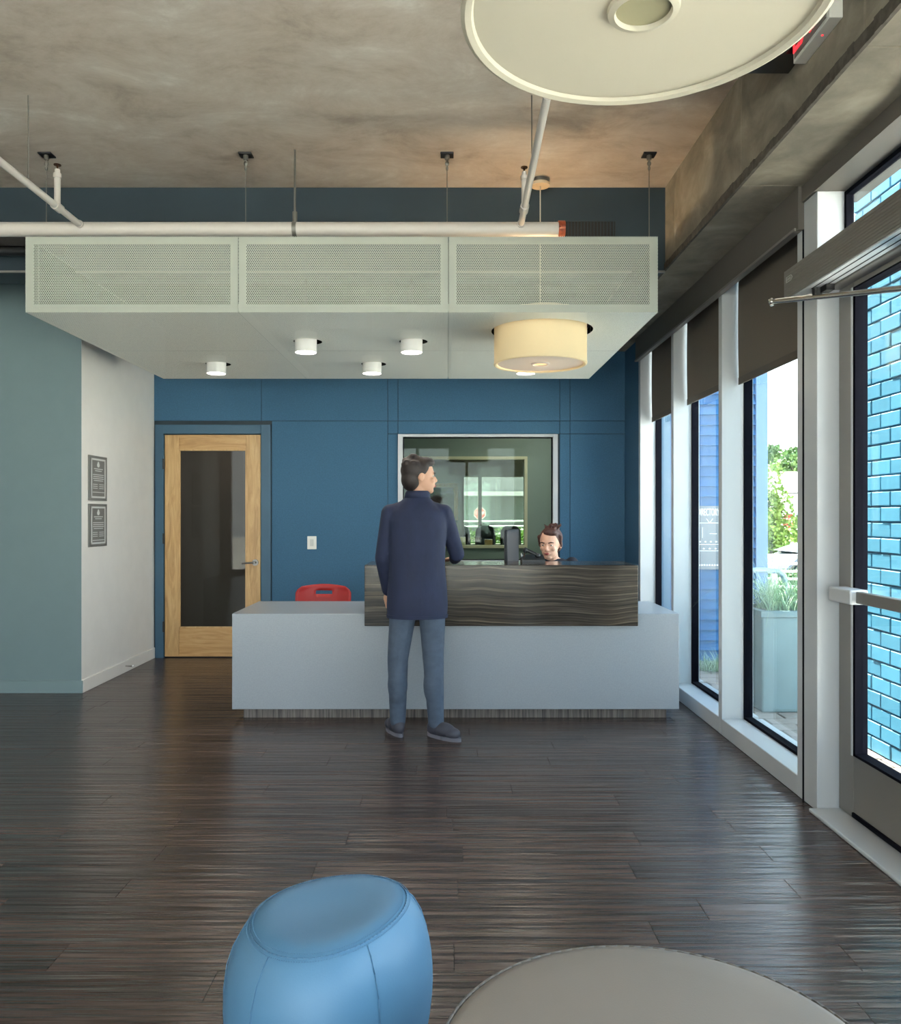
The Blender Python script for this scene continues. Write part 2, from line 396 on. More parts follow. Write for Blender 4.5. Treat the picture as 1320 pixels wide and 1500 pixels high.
M['roof_grey'] = mat('grey_shingle', srgb(58, 56, 53), 0.9, var=0.15, vscale=3)
M['stop'] = mat('stop_sign_red', srgb(150, 12, 8), 0.6)
M['yellow'] = mat('yellow_post', srgb(214, 172, 60), 0.5)
M['car'] = mat('silver_blue_car_paint', srgb(84, 94, 108), 0.3, metal=0.3, coat=0.5)
M['carglass'] = mat('dark_car_glass', srgb(34, 46, 48), 0.08)
M['tyre'] = mat('tyre_rubber', (0.015, 0.015, 0.015, 1), 0.8)
# people
M['skin'] = mat('skin', srgb(216, 168, 144), 0.5)
M['skin_m'] = mat('skin_tone', srgb(206, 158, 130), 0.5)
M['hair'] = mat('dark_hair', srgb(42, 32, 30), 0.55, var=0.3, vscale=60)
M['hair_b'] = mat('brown_hair', srgb(74, 44, 38), 0.55, var=0.35, vscale=80)
M['navy'] = mat('navy_jacket_cloth', srgb(32, 40, 68), 0.8, var=0.12, vscale=14, bump=1.0, bscale=7, stretch=(1.4, 1.4, 0.6))
M['jeans'] = mat('slate_jeans', srgb(74, 86, 104), 0.85, var=0.12, vscale=18, bump=1.0, bscale=10, stretch=(1, 1, 1.6))
M['shoe'] = mat('dark_grey_shoe', srgb(66, 66, 78), 0.6)
M['sole'] = mat('grey_sole', srgb(104, 104, 116), 0.7)
M['black_top'] = mat('black_knit_top', srgb(24, 24, 36), 0.8)
M['eye'] = mat('dark_eye', (0.02, 0.015, 0.012, 1), 0.2)
M['lips'] = mat('lips', srgb(186, 96, 90), 0.5)

# ------------------------------------------------------------------ the room shell
YB = 7.69          # back wall
YD = 5.15          # bulkhead
HC = 3.456         # high ceiling
HB = 2.925         # beam soffit / bulkhead bottom
XW = 1.70          # right wall face
XG = 1.86          # glazing plane
YR = -3.0          # rear wall
XL = -5.2
fl = struct('floor')
MB().box((XL, YR-0.3, -0.12), (XG+0.04, 10.4, -0.014)).build('floor_base', M['subfloor'], fl)
pl_w, pl_l = 0.152, 1.22
pm = MB(); pm.box((0, 0, -0.014), (pl_l-0.0012, pl_w-0.0012, 0), bev=0.0012, seg=1)
bmp = bpy.data.meshes.new('plank'); pm.bm.to_mesh(bmp); pm.bm.free(); bmp.materials.append(M['floor'])
rows = 39; y0 = 1.95; np_ = 0
shape_cache = {}
for r in range(rows):
    y = y0 + r*pl_w
    xmax = XW+0.0 if y < 7.2 else XW
    xmin = -3.55
    if y > 6.17: xmin = -2.80
    x = xmin - random.random()*pl_l
    while x < xmax:
        a = max(x, xmin); b = min(x+pl_l, xmax)
        yy = min(pl_w, YB-y)
        if b-a > 0.02 and yy > 0.01:
            if abs((b-a)-pl_l) < 1e-6 and yy == pl_w: me = bmp
            else:
                q = MB(); q.box((0, 0, -0.014), (b-a-0.0012, yy-0.0012, 0), bev=0.0012, seg=1)
                me = bpy.data.meshes.new('plank'); q.bm.to_mesh(me); q.bm.free(); me.materials.append(M['floor'])
            o = bpy.data.objects.new('plank', me); o.location = (a, y, 0); col.objects.link(o); o.parent = fl; np_ += 1
        x += pl_l
# remaining floor out of view (same planks, joined)
q = MB(); q.box((XL, YR, -0.014), (XW, y0, 0)); q.box((XL, y0, -0.014), (-3.55, 6.17, 0))
q.build('plank_field', M['floor'], fl)

ce = struct('ceiling')
MB().box((XL, YR, HC), (1.395, YD+0.001, HC+0.2)).build('ceiling_slab', M['ceiling'], ce)
MB().box((XL, YD+0.30, 3.30), (1.395, YB+0.1, 3.5)).build('low_ceiling', M['blue_dark'], ce)
# bulkhead: dark blue painted downstand the pipe runs in front of
bh = struct('trim_1')
MB().box((XL, YD, HB), (1.395, YD+0.30, HC+0.2)).build('bulkhead', M['blue_dark'], bh)
MB().box((XL, YD-0.004, HB-0.012), (1.395, YD+0.014, HB)).build('edge_strip', M['alu_grey'], bh)
# concrete beam over the glazing, cast in lengths
be = struct('trim_2')
cuts = [YR, -1.9, -0.75, 0.4, 1.55, 2.69, 3.82, 4.93, 6.1, YB+0.1]
for a, b in zip(cuts, cuts[1:]):
    q = MB(); q.box((1.395, a+0.002, HB), (1.96, b-0.002, HC+0.2), bev=0.004, seg=1)
    q.build('beam_length', M['beam'], be)
q = MB()   # ragged, slightly proud casting lip along the lower arris
for k in range(240):
    a = YR + k*(YB-YR)/240; d = 0.007+0.004*random.random(); e = 0.040+0.006*random.random()+0.006*math.sin(k*0.21)
    q.box((1.395-d, a, HB-0.001), (1.40, a+(YB-YR)/240, HB+e))
q.build('cast_lip', mat('dark_rough_concrete', srgb(84, 78, 70), 0.95, var=0.3, vscale=30), be)

# walls on the left
wg = struct('wall_left_front')
MB().box((XL, 6.17, 0), (-2.801, 6.29, 3.30)).build('wall_body', M['grey_wall'], wg)
ww = struct('wall_left')
MB().box((-2.92, 6.1702, 0), (-2.7995, YB+0.01, 3.30)).build('wall_body', M['white_wall'], ww)
bb = struct('baseboard_left')
MB().box((XL, 6.155, 0), (-2.788, 6.17, 0.096), bev=0.003, seg=1).build('baseboard_board', mat('grey_green_baseboard', srgb(120, 140, 145), 0.4), bb)
bw = struct('baseboard_back')
MB().box((-2.80, 6.17, 0), (-2.786, YB, 0.10), bev=0.003, seg=1).build('baseboard_board', M['white_wall'], bw)
wl_ = struct('wall_far_left')
MB().box((XL-0.15, YR, 0), (XL, 6.3, HC+0.2)).build('wall_body', M['left_wall'], wl_)

# back wall : core around the door and the transaction window, felt panels in front
wb = struct('wall_back')
DX0, DX1, DH = -2.735, -1.755, 2.15
WX0, WX1, WZ0, WZ1 = -0.469, 1.055, 0.925, 2.135
q = MB(); y1 = YB+0.012; y2 = YB+0.14
q.box((-2.95, y1, 0), (DX0, y2, 3.35)); q.box((DX0, y1, DH), (DX1, y2, 3.35)); q.box((DX1, y1, 0), (WX0, y2, 3.35))
q.box((WX0, y1, 0), (WX1, y2, WZ0)); q.box((WX0, y1, WZ1), (WX1, y2, 3.35)); q.box((WX1, y1, 0), (2.0, y2, 3.35))
q.build('wall_body', M['blue_dark'], wb)
g = 0.0022
def panel(x0, x1, z0, z1):
    MB().box((x0+g, YB, z0+g), (x1-g, y1, z1-g), bev=0.002, seg=1).build('felt_panel', M['blue'], wb)
for r_ in [(-2.80, -1.772, 2.262, 3.3), (-1.772, -0.567, 2.262, 3.3), (-1.675, -0.567, 0, 2.262),
           (-0.567, -0.469, 0, 2.138), (-0.567, -0.469, 2.138, 2.262), (-0.567, -0.469, 2.262, 3.3),
           (-0.469, 1.075, 0, 0.90), (-0.469, 1.075, 2.138, 2.262), (-0.469, 1.075, 2.262, 3.3),
           (1.075, 1.173, 0, 2.138), (1.075, 1.173, 2.138, 2.262), (1.075, 1.173, 2.262, 3.3),
           (1.173, 1.70, 0, 2.138), (1.173, 1.70, 2.138, 2.262), (1.173, 1.70, 2.262, 3.3)]:
    panel(*r_)
wr = struct('wall_right')
MB().box((XW, 7.15, 0), (1.98, YB+0.1, HB)).build('wall_body', M['blue'], wr)

# ------------------------------------------------------------------ storefront on the right
mull = [(7.09, 7.15), (6.05, 6.11), (4.985, 5.045), (3.85, 3.91)]
HV = 2.735
def window(n, ya, yb, z0, z1, near_m, far_m, sill=True, head_grey=True):
    t = struct('window_%d' % n)
    if far_m: MB().box((XW, far_m[0], 0), (1.845, far_m[1], HB), bev=0.002, seg=1).build('mullion', M['alu'], t)
    if near_m: MB().box((XW, near_m[0], 0), (1.845, near_m[1], HB), bev=0.002, seg=1).build('mullion', M['alu'], t)
    if sill: MB().box((XW, ya, 0), (1.845, yb, z0), bev=0.003, seg=1).build('sill', M['alu'], t)
    gq = MB(); e = 0.016
    gq.box((1.835, ya, z0), (1.885, ya+e, z1)); gq.box((1.835, yb-e, z0), (1.885, yb, z1))
    gq.box((1.835, ya, z0), (1.885, yb, z0+e)); gq.box((1.835, ya, z1-e), (1.885, yb, z1)); gq.build('gasket', M['gasket'], t)
    MB().box((XG, ya+e, z0+e), (XG+0.008, yb-e, z1-e)).build('glass_pane', M['glass'], t)
    ex = MB(); ex.box((1.886, ya-0.03, 0), (1.905, ya, z1+0.1)); ex.box((1.886, ya, 0), (1.95, yb, z0)); ex.box((1.886, ya, z1), (1.95, yb, HB))
    ex.build('outer_cap', M['alu'], t)
    return t
window(1, 3.91, 4.985, 0.10, 2.90, mull[3], mull[2])
window(2, 5.045, 6.05, 0.10, 2.90, None, mull[1])
window(3, 6.11, 7.09, 0.10, 2.90, None, mull[0])
# glazing behind the camera side of the entrance
ys = 1.72; n_ = 4
while ys > YR+0.2:
    ya = max(YR, ys-1.08); window(n_, ya+0.06, ys, 0.10, 2.90, (ya, ya+0.06), None); ys = ya; n_ += 1
# valance (shade pocket fascia)
va = struct('trim_3')
MB().box((1.672, 3.86, HV), (1.699, 7.15, HB)).build('valance_fascia', M['valance'], va)
MB().box((1.664, 3.86, HV-0.012), (1.70, 7.15, HV+0.002)).build('valance_ledge', M['alu_grey'], va)
MB().box((1.672, 3.835, HV-0.012), (1.71, 3.86, HB)).build('valance_end', M['valance'], va)
hd = struct('trim_4')
MB().box((1.688, YR, 2.85), (1.95, 3.834, HB)).build('header', M['valance'], hd)

# roller shades
for k, (ya, yb, hb) in enumerate([(3.925, 4.972, 2.165), (5.06, 6.035, 2.185), (6.125, 7.075, 2.178)]):
    lab = ['charcoal roller shade over the glass nearest the entrance door', 'charcoal roller shade hanging over the middle glass pane', 'charcoal roller shade in the far corner beside the blue wall'][k]
    t = thing('roller_shade', (1.80, (ya+yb)/2, hb), lab, 'shade', 'charcoal roller shades over the window wall')
    q = MB()
    N = 14
    for i in range(N):      # very slightly cupped cloth
        za = hb+0.045+i*(2.86-hb-0.045)/N; zb = za+(2.86-hb-0.045)/N
        fa = 0.004*math.sin(i/N*PI); fb = 0.004*math.sin((i+1)/N*PI)
        q.prism([(1.800-fa, ya, za), (1.8012-fa, ya, za), (1.8012-fb, ya, zb), (1.800-fb, ya, zb)], (0, yb-ya, 0))
    q.build('shade_cloth', M['shade'], t)
    MB().box((1.796, ya, hb), (1.806, yb, hb+0.046), bev=0.003, seg=2).build('hem_bar', mat('hem_cloth', srgb(88, 83, 77), 0.9), t)
    MB().cone((1.812, ya, 2.86), (1.812, yb, 2.86), 0.022, seg=16).build('roller_tube', M['alu_grey'], t, smooth=True)

# entrance door (door_1): jamb, transom, leaf, operator is its own thing
d1 = struct('door_1')
MB().box((XW, 3.70, 0), (1.84, 3.838, 0.0001+2.85), bev=0.003, seg=1).build('jamb', M['alu'], d1)
MB().box((XW, 1.72, 0), (1.84, 1.80, 2.85), bev=0.003, seg=1).build('jamb', M['alu'], d1)
MB().box((1.698, 3.838, 0.0), (1.74, 3.850, 2.85)).build('shadow_gap', M['gasket'], d1)
MB().box((1.745, 1.80, 2.395), (1.84, 3.70, 2.50), bev=0.002, seg=1).build('transom_bar', M['alu_grey'], d1)
q = MB(); e = 0.02
q.box((1.825, 1.80, 2.50), (1.86, 1.80+e, 2.845)); q.box((1.825, 3.70-e, 2.50), (1.86, 3.70, 2.845)); q.box((1.825, 1.80, 2.50), (1.86, 3.70, 2.50+e)); q.box((1.825, 1.80, 2.845-e), (1.86, 3.70, 2.845))
q.build('transom_gasket', M['gasket'], d1)
MB().box((1.84, 1.82, 2.52), (1.848, 3.68, 2.825)).build('transom_glass', M['glass'], d1)
MB().box((1.66, 1.80, 0.0), (1.86, 3.70, 0.018), bev=0.006, seg=2).build('threshold', M['alu'], d1)
for (ya, yb) in ((2.76, 3.69), (1.81, 2.74)):
    lf = MB(); x0, x1 = 1.795, 1.84
    lf.box((x0, yb-0.135, 0.022), (x1, yb, 2.39), bev=0.003, seg=1); lf.box((x0, ya, 0.022), (x1, ya+0.135, 2.39), bev=0.003, seg=1)
    lf.box((x0, ya+0.135, 0.022), (x1, yb-0.135, 0.30), bev=0.003, seg=1); lf.box((x0, ya+0.135, 2.365), (x1, yb-0.135, 2.39), bev=0.002, seg=1)
    leaf = lf.build('door_leaf', M['alu_grey'], d1)
    q = MB(); a, b, c, d = ya+0.135, yb-0.135, 0.30, 2.365; e = 0.022
    q.box((1.79, b-e, c), (1.845, b, d)); q.box((1.79, a, c), (1.845, a+e, d)); q.box((1.79, a, c), (1.845, b, c+0.012)); q.box((1.79, a, d-0.008), (1.845, b, d))
    q.build('glazing_gasket', M['gasket'], leaf)
    MB().box((1.786, b-0.003, c), (1.846, b+0.009, d)).build('glazing_bead', M['alu'], leaf)
    MB().box((1.818, a+e, c+0.012), (1.824, b-e, d-0.008)).build('glass_pane', M['glass'], leaf)
    MB().box((1.740, ya+0.10, 0.985), (1.772, yb-0.26, 1.035), bev=0.004).build('push_bar', M['alu_grey'], leaf)
    MB().box((1.715, yb-0.26, 0.978), (1.796, yb-0.065, 1.042), bev=0.008).build('bar_housing', M['alu'], leaf)
    MB().box((1.786, ya+0.135, 0.03), (1.795, yb-0.135, 0.05)).build('door_sweep', M['gasket'], leaf)
# automatic operator above the door
op = thing('door_operator', (1.71, 2.75, 2.405), 'grey ribbed automatic door operator box mounted above the entrance door', 'door opener')
q = MB(); q.box((1.645, 1.62, 2.408), (1.745, 3.935, 2.548), bev=0.003)
q.build('housing', M['alu_grey'], op)
q = MB()
for k in range(9): q.box((1.6425, 1.64, 2.42+k*0.0135), (1.646, 3.92, 2.4245+k*0.0135))
q.build('ribs', M['alu_grey'], op)
q = MB(); q.box((1.65, 1.64, 2.402), (1.742, 3.93, 2.4085)); q.build('underside_plate', M['alu'], op)
q = MB(); q.box((1.672, 1.66, 2.4005), (1.676, 3.7, 2.4025)); q.box((1.712, 1.66, 2.4005), (1.716, 3.7, 2.4025)); q.build('track_groove', M['gasket'], op)
q = MB(); q.cone((1.70, 3.70, 2.405), (1.70, 3.70, 2.365), 0.022); q.box((1.705, 3.62, 2.375), (1.742, 3.68, 2.402)); q.build('spindle', M['black_steel'], op, smooth=True)
kn = Vector((1.525, 3.78, 2.362)); sh = Vector((1.745, 3.05, 2.222))
MB().prism([(1.715, 3.69, 2.372), (1.69, 3.71, 2.372), kn+Vector((-0.012, 0.012, 0.006)), kn+Vector((0.014, -0.006, 0.006))], (0, 0, 0.008)).build('drive_arm', M['steel'], op)
q = MB(); q.cone(kn, sh, 0.009, 0.013, 12); q.build('connecting_rod', M['steel'], op, smooth=True)
q = MB(); q.ball(kn, 0.016); q.cone(kn-Vector((0, 0, 0.018)), kn+Vector((0, 0, 0.016)), 0.010); q.build('rod_joint', M['steel'], op, smooth=True)
q = MB(); q.box((1.775, 2.98, 2.20), (1.794, 3.12, 2.385)); q.ball(sh, 0.018); q.cone(sh, (1.78, 3.05, 2.222), 0.010); q.build('door_shoe', M['steel'], op, smooth=True)
q = MB(); xx = 1.6415; y_, z_ = 3.865, 2.497
for (a, b) in (((y_+0.032, z_+0.012), (y_-0.02, z_+0.012)), ((y_-0.02, z_+0.012), (y_-0.034, z_)), ((y_-0.034, z_), (y_-0.02, z_-0.012)), ((y_-0.02, z_-0.012), (y_+0.032, z_-0.012)), ((y_+0.032, z_-0.012), (y_+0.032, z_+0.012)), ((y_+0.022, z_+0.003), (y_-0.016, z_+0.003)), ((y_+0.022, z_-0.003), (y_-0.016, z_-0.003))):
    q.cone((xx, a[0], a[1]), (xx, b[0], b[1]), 0.0016, seg=6)
q.build('maker_emblem', M['plaque_light'], op, label='pale arrow-shaped outline emblem')

# rear wall with big glazing behind the camera
rw = struct('wall_rear')
q = MB(); q.box((XL, YR-0.15, 0), (XG, YR, 0.12)); q.box((XL, YR-0.15, 2.9), (XG+0.3, YR, HC+0.2)); q.box((XL-0.1, YR-0.15, 0), (XL+0.25, YR, HC)); q.box((1.55, YR-0.15, 0), (1.95, YR, HC))
for k in range(1, 6): q.box((XL+k*1.13-0.03, YR-0.12, 0.12), (XL+k*1.13+0.03, YR, 2.9))
q.build('wall_body', M['alu_grey'], rw)
MB().box((XL+0.2, YR-0.07, 0.12), (1.6, YR-0.062, 2.9)).build('glass_pane', M['glass'], rw)

# ------------------------------------------------------------------ wooden door (door_2)
d2 = struct('door_2')
q = MB(); fx0, fx1 = -2.785, -1.682
q.box((fx0, YB-0.012, 0), (-2.705, YB+0.14, 2.225), bev=0.002, seg=1); q.box((-1.775, YB-0.012, 0), (fx1, YB+0.14, 2.225), bev=0.002, seg=1); q.box((-2.705, YB-0.012, 2.138), (-1.775, YB+0.14, 2.225), bev=0.002, seg=1)
q.build('door_frame', M['blue_paint'], d2)
dy0, dy1 = YB+0.004, YB+0.048
a0, a1 = -2.697, -1.782
MB().box((a0, dy0, 0.012), (a0+0.135, dy1, 2.13), bev=0.002, seg=1).build('stile', M['wood'], d2)
MB().box((a1-0.135, dy0, 0.012), (a1, dy1, 2.13), bev=0.002, seg=1).build('stile', M['wood'], d2)
MB().box((a0+0.1355, dy0, 1.99), (a1-0.1355, dy1, 2.13), bev=0.002, seg=1).build('top_rail', M['wood_h'], d2)
MB().box((a0+0.1355, dy0, 0.012), (a1-0.1355, dy1, 0.285), bev=0.002, seg=1).build('bottom_rail', M['wood_h'], d2)
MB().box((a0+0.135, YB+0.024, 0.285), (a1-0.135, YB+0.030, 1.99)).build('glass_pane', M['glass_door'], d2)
q = MB(); b_ = 0.012
for (u0, u1, v0, v1) in ((a0+0.135, a0+0.135+b_, 0.285, 1.99), (a1-0.135-b_, a1-0.135, 0.285, 1.99), (a0+0.135, a1-0.135, 0.285, 0.285+b_), (a0+0.135, a1-0.135, 1.99-b_, 1.99)):
    q.box((u0, YB+0.008, v0), (u1, YB+0.023, v1))
q.build('glazing_bead', M['wood'], d2)
for z in (0.30, 1.14, 1.85): MB().cone((-2.703, YB-0.018, z-0.05), (-2.703, YB-0.018, z+0.05), 0.008).build('hinge', M['black_steel'], d2, smooth=True)
hx, hz = X(374, YB), H(824, YB)
q = MB(); q.cone((hx, dy0, hz), (hx, dy0-0.012, hz), 0.030, seg=24); q.cone((hx, dy0, hz), (hx, dy0-0.06, hz), 0.011)
q.tube([(hx, dy0-0.055, hz), (hx-0.03, dy0-0.06, hz), (hx-0.115, dy0-0.055, hz-0.006)], 0.009); q.build('lever_handle', mat('satin_dark_steel', srgb(120, 116, 112), 0.35, metal=0.9), d2, smooth=True)
# corridor behind the door
co = struct('wall_corridor')
q = MB(); q.box((-3.4, YB+0.14, 0), (-3.3, 9.6, 3.0)); q.box((-1.45, YB+0.14, 0), (-1.35, 9.6, 3.0)); q.box((-3.4, 9.6, 0), (-1.35, 9.7, 3.0)); q.box((-3.4, YB+0.14, 2.7), (-1.35, 9.7, 2.8))
q.build('corridor_shell', M['hall'], co)
lc = bpy.data.lights.new('hall_fill_light', 'AREA'); lc.size = 0.4; lc.energy = 3.0; lc.color = (1, 0.95, 0.88)  # added unseen lamp that brightens the corridor behind the door glass
lco = bpy.data.objects.new('hall_fill_light', lc); col.objects.link(lco); lco.location = (-2.3, 8.8, 2.68)

# ------------------------------------------------------------------ transaction window in the back wall
w8 = struct('window_20')
def frame_rect(name, m, par, x0, x1, z0, z1, ya, yb, t, t2=None):
    q = MB(); t2 = t2 or t
    q.box((x0, ya, z0), (x0+t, yb, z1), bev=0.0015, seg=1); q.box((x1-t, ya, z0), (x1, yb, z1), bev=0.0015, seg=1)
    q.box((x0+t, ya, z1-t2), (x1-t, yb, z1), bev=0.0015, seg=1); q.box((x0+t, ya, z0), (x1-t, yb, z0+t2), bev=0.0015, seg=1)
    return q.build(name, m, par)
frame_rect('window_frame', M['alu'], w8, WX0, WX1, WZ0-0.02, WZ1, YB-0.02, YB+0.10, 0.046, 0.026)
frame_rect('gasket', M['gasket'], w8, WX0+0.046, WX1-0.046, WZ0+0.006, WZ1-0.026, YB+0.02, YB+0.05, 0.009)
MB().box((WX0+0.05, YB+0.03, WZ0+0.01), (WX1-0.05, YB+0.036, WZ1-0.03)).build('glass_pane', M['glass_int'], w8)
# room beyond
ra = struct('wall_office')
ix0, ix1, iz0, iz1 = -0.395, 0.995, 0.955, 2.09
q = MB(); q.box((-1.3, YB+0.14, 0), (-1.22, 10, 2.9)); q.box((2.3, YB+0.14, 0), (2.4, 10, 2.9)); q.box((-1.3, YB+0.14, 2.8), (2.4, 10.1, 2.9))
q.box((-1.3, 10, 0), (ix0, 10.1, 2.9)); q.box((ix1, 10, 0), (2.4, 10.1, 2.9)); q.box((ix0, 10, 0), (ix1, 10.1, iz0)); q.box((ix0, 10, iz1), (ix1, 10.1, 2.9))
q.build('office_shell', M['green_room'], ra)
ld = bpy.data.lights.new('office_fill_light', 'AREA'); ld.shape = 'RECTANGLE'; ld.size = 1.2; ld.size_y = 0.3; ld.energy = 9; ld.color = (1, 0.97, 0.9)  # added unseen lamp to light the room behind the transaction window
lo = bpy.data.objects.new('office_fill_light', ld); col.objects.link(lo); lo.location = (1.2, 8.9, 2.78)
w9 = struct('window_21')
frame_rect('window_frame', M['cream'], w9, ix0, ix1, iz0, iz1, 9.97, 10.12, 0.035)
MB().box((ix0+0.035, 10.04, iz0+0.035), (ix1-0.035, 10.046, iz1-0.035)).build('glass_pane', M['glass_int'], w9)
MB().box((ix0+0.04, 10.05, iz0+0.035), (ix0+0.15, 10.16, iz1-0.035)).build('side_post', M['wood'], w9)
rb = struct('wall_meeting_room')
q = MB(); q.box((-1.5, 10.1, 0), (-1.42, 13, 2.9)); q.box((2.9, 10.1, 0), (3.0, 13, 2.9)); q.box((-1.5, 10.1, 2.6), (3.0, 13.1, 2.7)); q.box((-1.5, 10.1, -0.1), (3.0, 13.1, 0.0))
q.box((-1.5, 13, 0), (3.0, 13.1, 0.9)); q.box((-1.5, 13, 1.98), (3.0, 13.1, 2.7)); q.box((-1.5, 13, 0.9), (-0.45, 13.1, 1.98)); q.box((1.6, 13, 0.9), (3.0, 13.1, 1.98)); q.box((0.5, 13.0, 0.9), (0.56, 13.1, 1.98))
q.build('meeting_room_shell', M['olive'], rb)
MB().box((-0.45, 13.04, 0.9), (1.6, 13.046, 1.98)).build('glass_pane', M['glass'], rb)
pf = thing('picture_frame', (X(640, 10.9), 10.9, 1.5), 'light wood framed picture seen through the inner office window', 'picture')
fx, fz0, fz1 = X(671, 10.9), H(762, 10.9), H(708, 10.9)
q = MB(); t = 0.055; fx_0 = X(612, 10.9)
q.box((fx_0, 10.88, fz0), (fx_0+t, 10.91, fz1)); q.box((fx-t, 10.88, fz0), (fx, 10.91, fz1)); q.box((fx_0, 10.88, fz0), (fx, 10.91, fz0+t)); q.box((fx_0, 10.88, fz1-t), (fx, 10.91, fz1)); q.build('frame', M['wood'], pf)
MB().box((fx_0+t, 10.895, fz0+t), (fx-t, 10.905, fz1-t)).build('picture', mat('mottled_blue_brown_print', srgb(64, 58, 84), 0.5, var=0.9, vscale=16), pf)
pw = MB(); pw.box((fx_0-0.2, 10.911, 0), (fx+0.08, 10.96, 2.6)); pw.build('partition', M['olive'], pf)
# black chairs in the meeting room
def black_chair(x, y, top, lab):
    t = thing('meeting_chair', (x, y, 0), lab, 'chair', 'black chairs in the meeting room')
    q = MB(); q.loft([((0, 0, 0.46), 0.15, 0.02), ((0, 0.0, 0.8), 0.165, 0.022), ((0, 0, top-0.08), 0.15, 0.02), ((0, 0, top-0.02), 0.11, 0.018), ((0, 0, top), 0.06, 0.012)]); q.build('backrest', M['black'], t, smooth=True, local=True)
    MB().box((-0.165, -0.42, 0.44), (0.165, 0.0, 0.50), bev=0.02).build('seat', M['black'], t, local=True)
    for a in (-0.14, 0.14):
        for b in (-0.38, -0.03): MB().cone((a, b, 0), (a, b, 0.45), 0.012).build('leg', M['black_steel'], t, local=True)
for px, lab in ((674, 'black chair silhouette at the left of the meeting room window'), (711, 'black chair silhouette in the middle of the meeting room window'), (748, 'black chair silhouette at the right of the meeting room window')):
    black_chair(X(px, 12.2), 12.2, H(770, 12.2), lab)
for (px0, px1, c, nm, lab) in ((661, 682, M['cream'], 'paper_box', 'pale cardboard box on the sill of the inner office window'), (710, 721, M['wood'], 'wood_block', 'small tan block on the sill of the inner office window')):
    o = MB().box((X(px0, 10.2), 10.13, 0.955), (X(px1, 10.2), 10.28, H(790, 10.2)+ (0.03 if px0 == 661 else 0)), bev=0.003).build(nm, c); tag(o, lab, 'box')
MB().box((-0.45, 10.12, 0.92), (1.05, 10.34, 0.955)).build('sill_board', M['wood'], w9)

# ------------------------------------------------------------------ reception counter
CYF = 5.36; CYB = 6.14; cx0, cx1 = -1.431, 1.544; ct = 0.706
rc = thing('reception_desk', (0.05, 5.75, 0), 'long grey quartz reception desk with a striped stone upper block', 'desk')
MB().box((cx0+0.03, CYF+0.030, ct-0.04), (cx1-0.03, CYB, ct), bev=0.0005, seg=1).build('desktop', M['quartz'], rc)
MB().box((cx0, CYF, 0.07), (cx1, CYF+0.03, ct), bev=0.002, seg=1).build('front_panel', M['quartz'], rc)
MB().box((cx0, CYF+0.0302, 0.07), (cx0+0.03, CYB, ct)).build('side_panel', M['quartz'], rc)
MB().box((cx1-0.03, CYF+0.0302, 0.07), (cx1, CYB, ct)).build('side_panel', M['quartz'], rc)
MB().box((X(358, 5.44), 5.42, 0.0), (X(975, 5.44), 5.95, 0.0695)).build('plinth', M['kick'], rc)
bx0, bx1 = X(534, 5.3), X(935, 5.3)
q = MB(); q.box((bx0, 5.30, 0.632), (bx1, 5.358, 1.033), bev=0.003, seg=1); q.box((bx0, 5.359, 0.985), (bx1, 5.76, 1.033), bev=0.003, seg=1)
q.box((bx0, 5.359, ct+0.0005), (bx0+0.04, 5.70, 0.985)); q.box((bx1-0.04, 5.359, ct+0.0005), (bx1, 5.70, 0.985))
q.build('transaction_block', M['zebra'], rc)

# items on the desk
mo = thing('computer_monitor', (X(750, 5.92), 5.92, ct), 'dark computer monitor standing behind the stone block, turned sideways', 'monitor')
q = MB(); R = Matrix.Translation(mo.location) @ Matrix.Rotation(math.radians(74), 4, 'Z')
q.box((-0.21, -0.012, 0.20), (0.21, 0.012, 0.552), bev=0.008, M=R); q.build('screen_housing', M['navy_screen'], mo)
q = MB(); q.box((-0.20, 0.012, 0.21), (0.20, 0.016, 0.54), M=R); q.build('screen', M['black'], mo)
q = MB(); q.box((-0.02, -0.04, 0.02), (0.02, -0.012, 0.32), M=R); q.build('neck', M['black'], mo)
q = MB(); q.box((-0.11, -0.09, 0.0), (0.11, 0.08, 0.015), bev=0.005, M=R); q.build('base', M['black'], mo)
ph = thing('desk_phone', (X(781, 5.62), 5.60, 1.033), 'black desk telephone with its handset raised, beside the seated woman', 'telephone')
pb = ph.location
q = MB(); q.prism([pb+Vector((-0.08, -0.02, 0)), pb+Vector((-0.08, 0.12, 0)), pb+Vector((-0.08, 0.12, 0.05)), pb+Vector((-0.08, -0.02, 0.018))], (0.16, 0, 0)); q.build('phone_base', M['black'], ph)
q = MB(); q.capsule(pb+Vector((-0.045, 0.06, 0.085)), 0.014, pb+Vector((0.03, 0.05, 0.05)), 0.011); q.ball(pb+Vector((-0.05, 0.06, 0.08)), (0.018, 0.02, 0.022)); q.ball(pb+Vector((0.035, 0.05, 0.045)), (0.02, 0.02, 0.018)); q.build('handset', M['black'], ph, smooth=True)
pc = thing('pen_cup', (X(766, 5.66), 5.66, 1.033), 'small dark cup of pens between the monitor and telephone', 'cup')
q = MB(); q.lathe([(0.018, 0), (0.02, 0.03), (0.017, 0.03), (0.016, 0.004)], pc.location, 16); q.build('cup', M['black'], pc, smooth=True)
for (dx, dyy, c) in ((-0.006, 0.003, 'plaque_light'), (0.006, -0.004, 'brass'), (0.0, 0.008, 'steel')):
    MB().cone(pc.location+Vector((dx*0.5, dyy*0.5, 0.005)), pc.location+Vector((dx*2, dyy*2, 0.062)), 0.0025, seg=8).build('pen', M[c], pc)

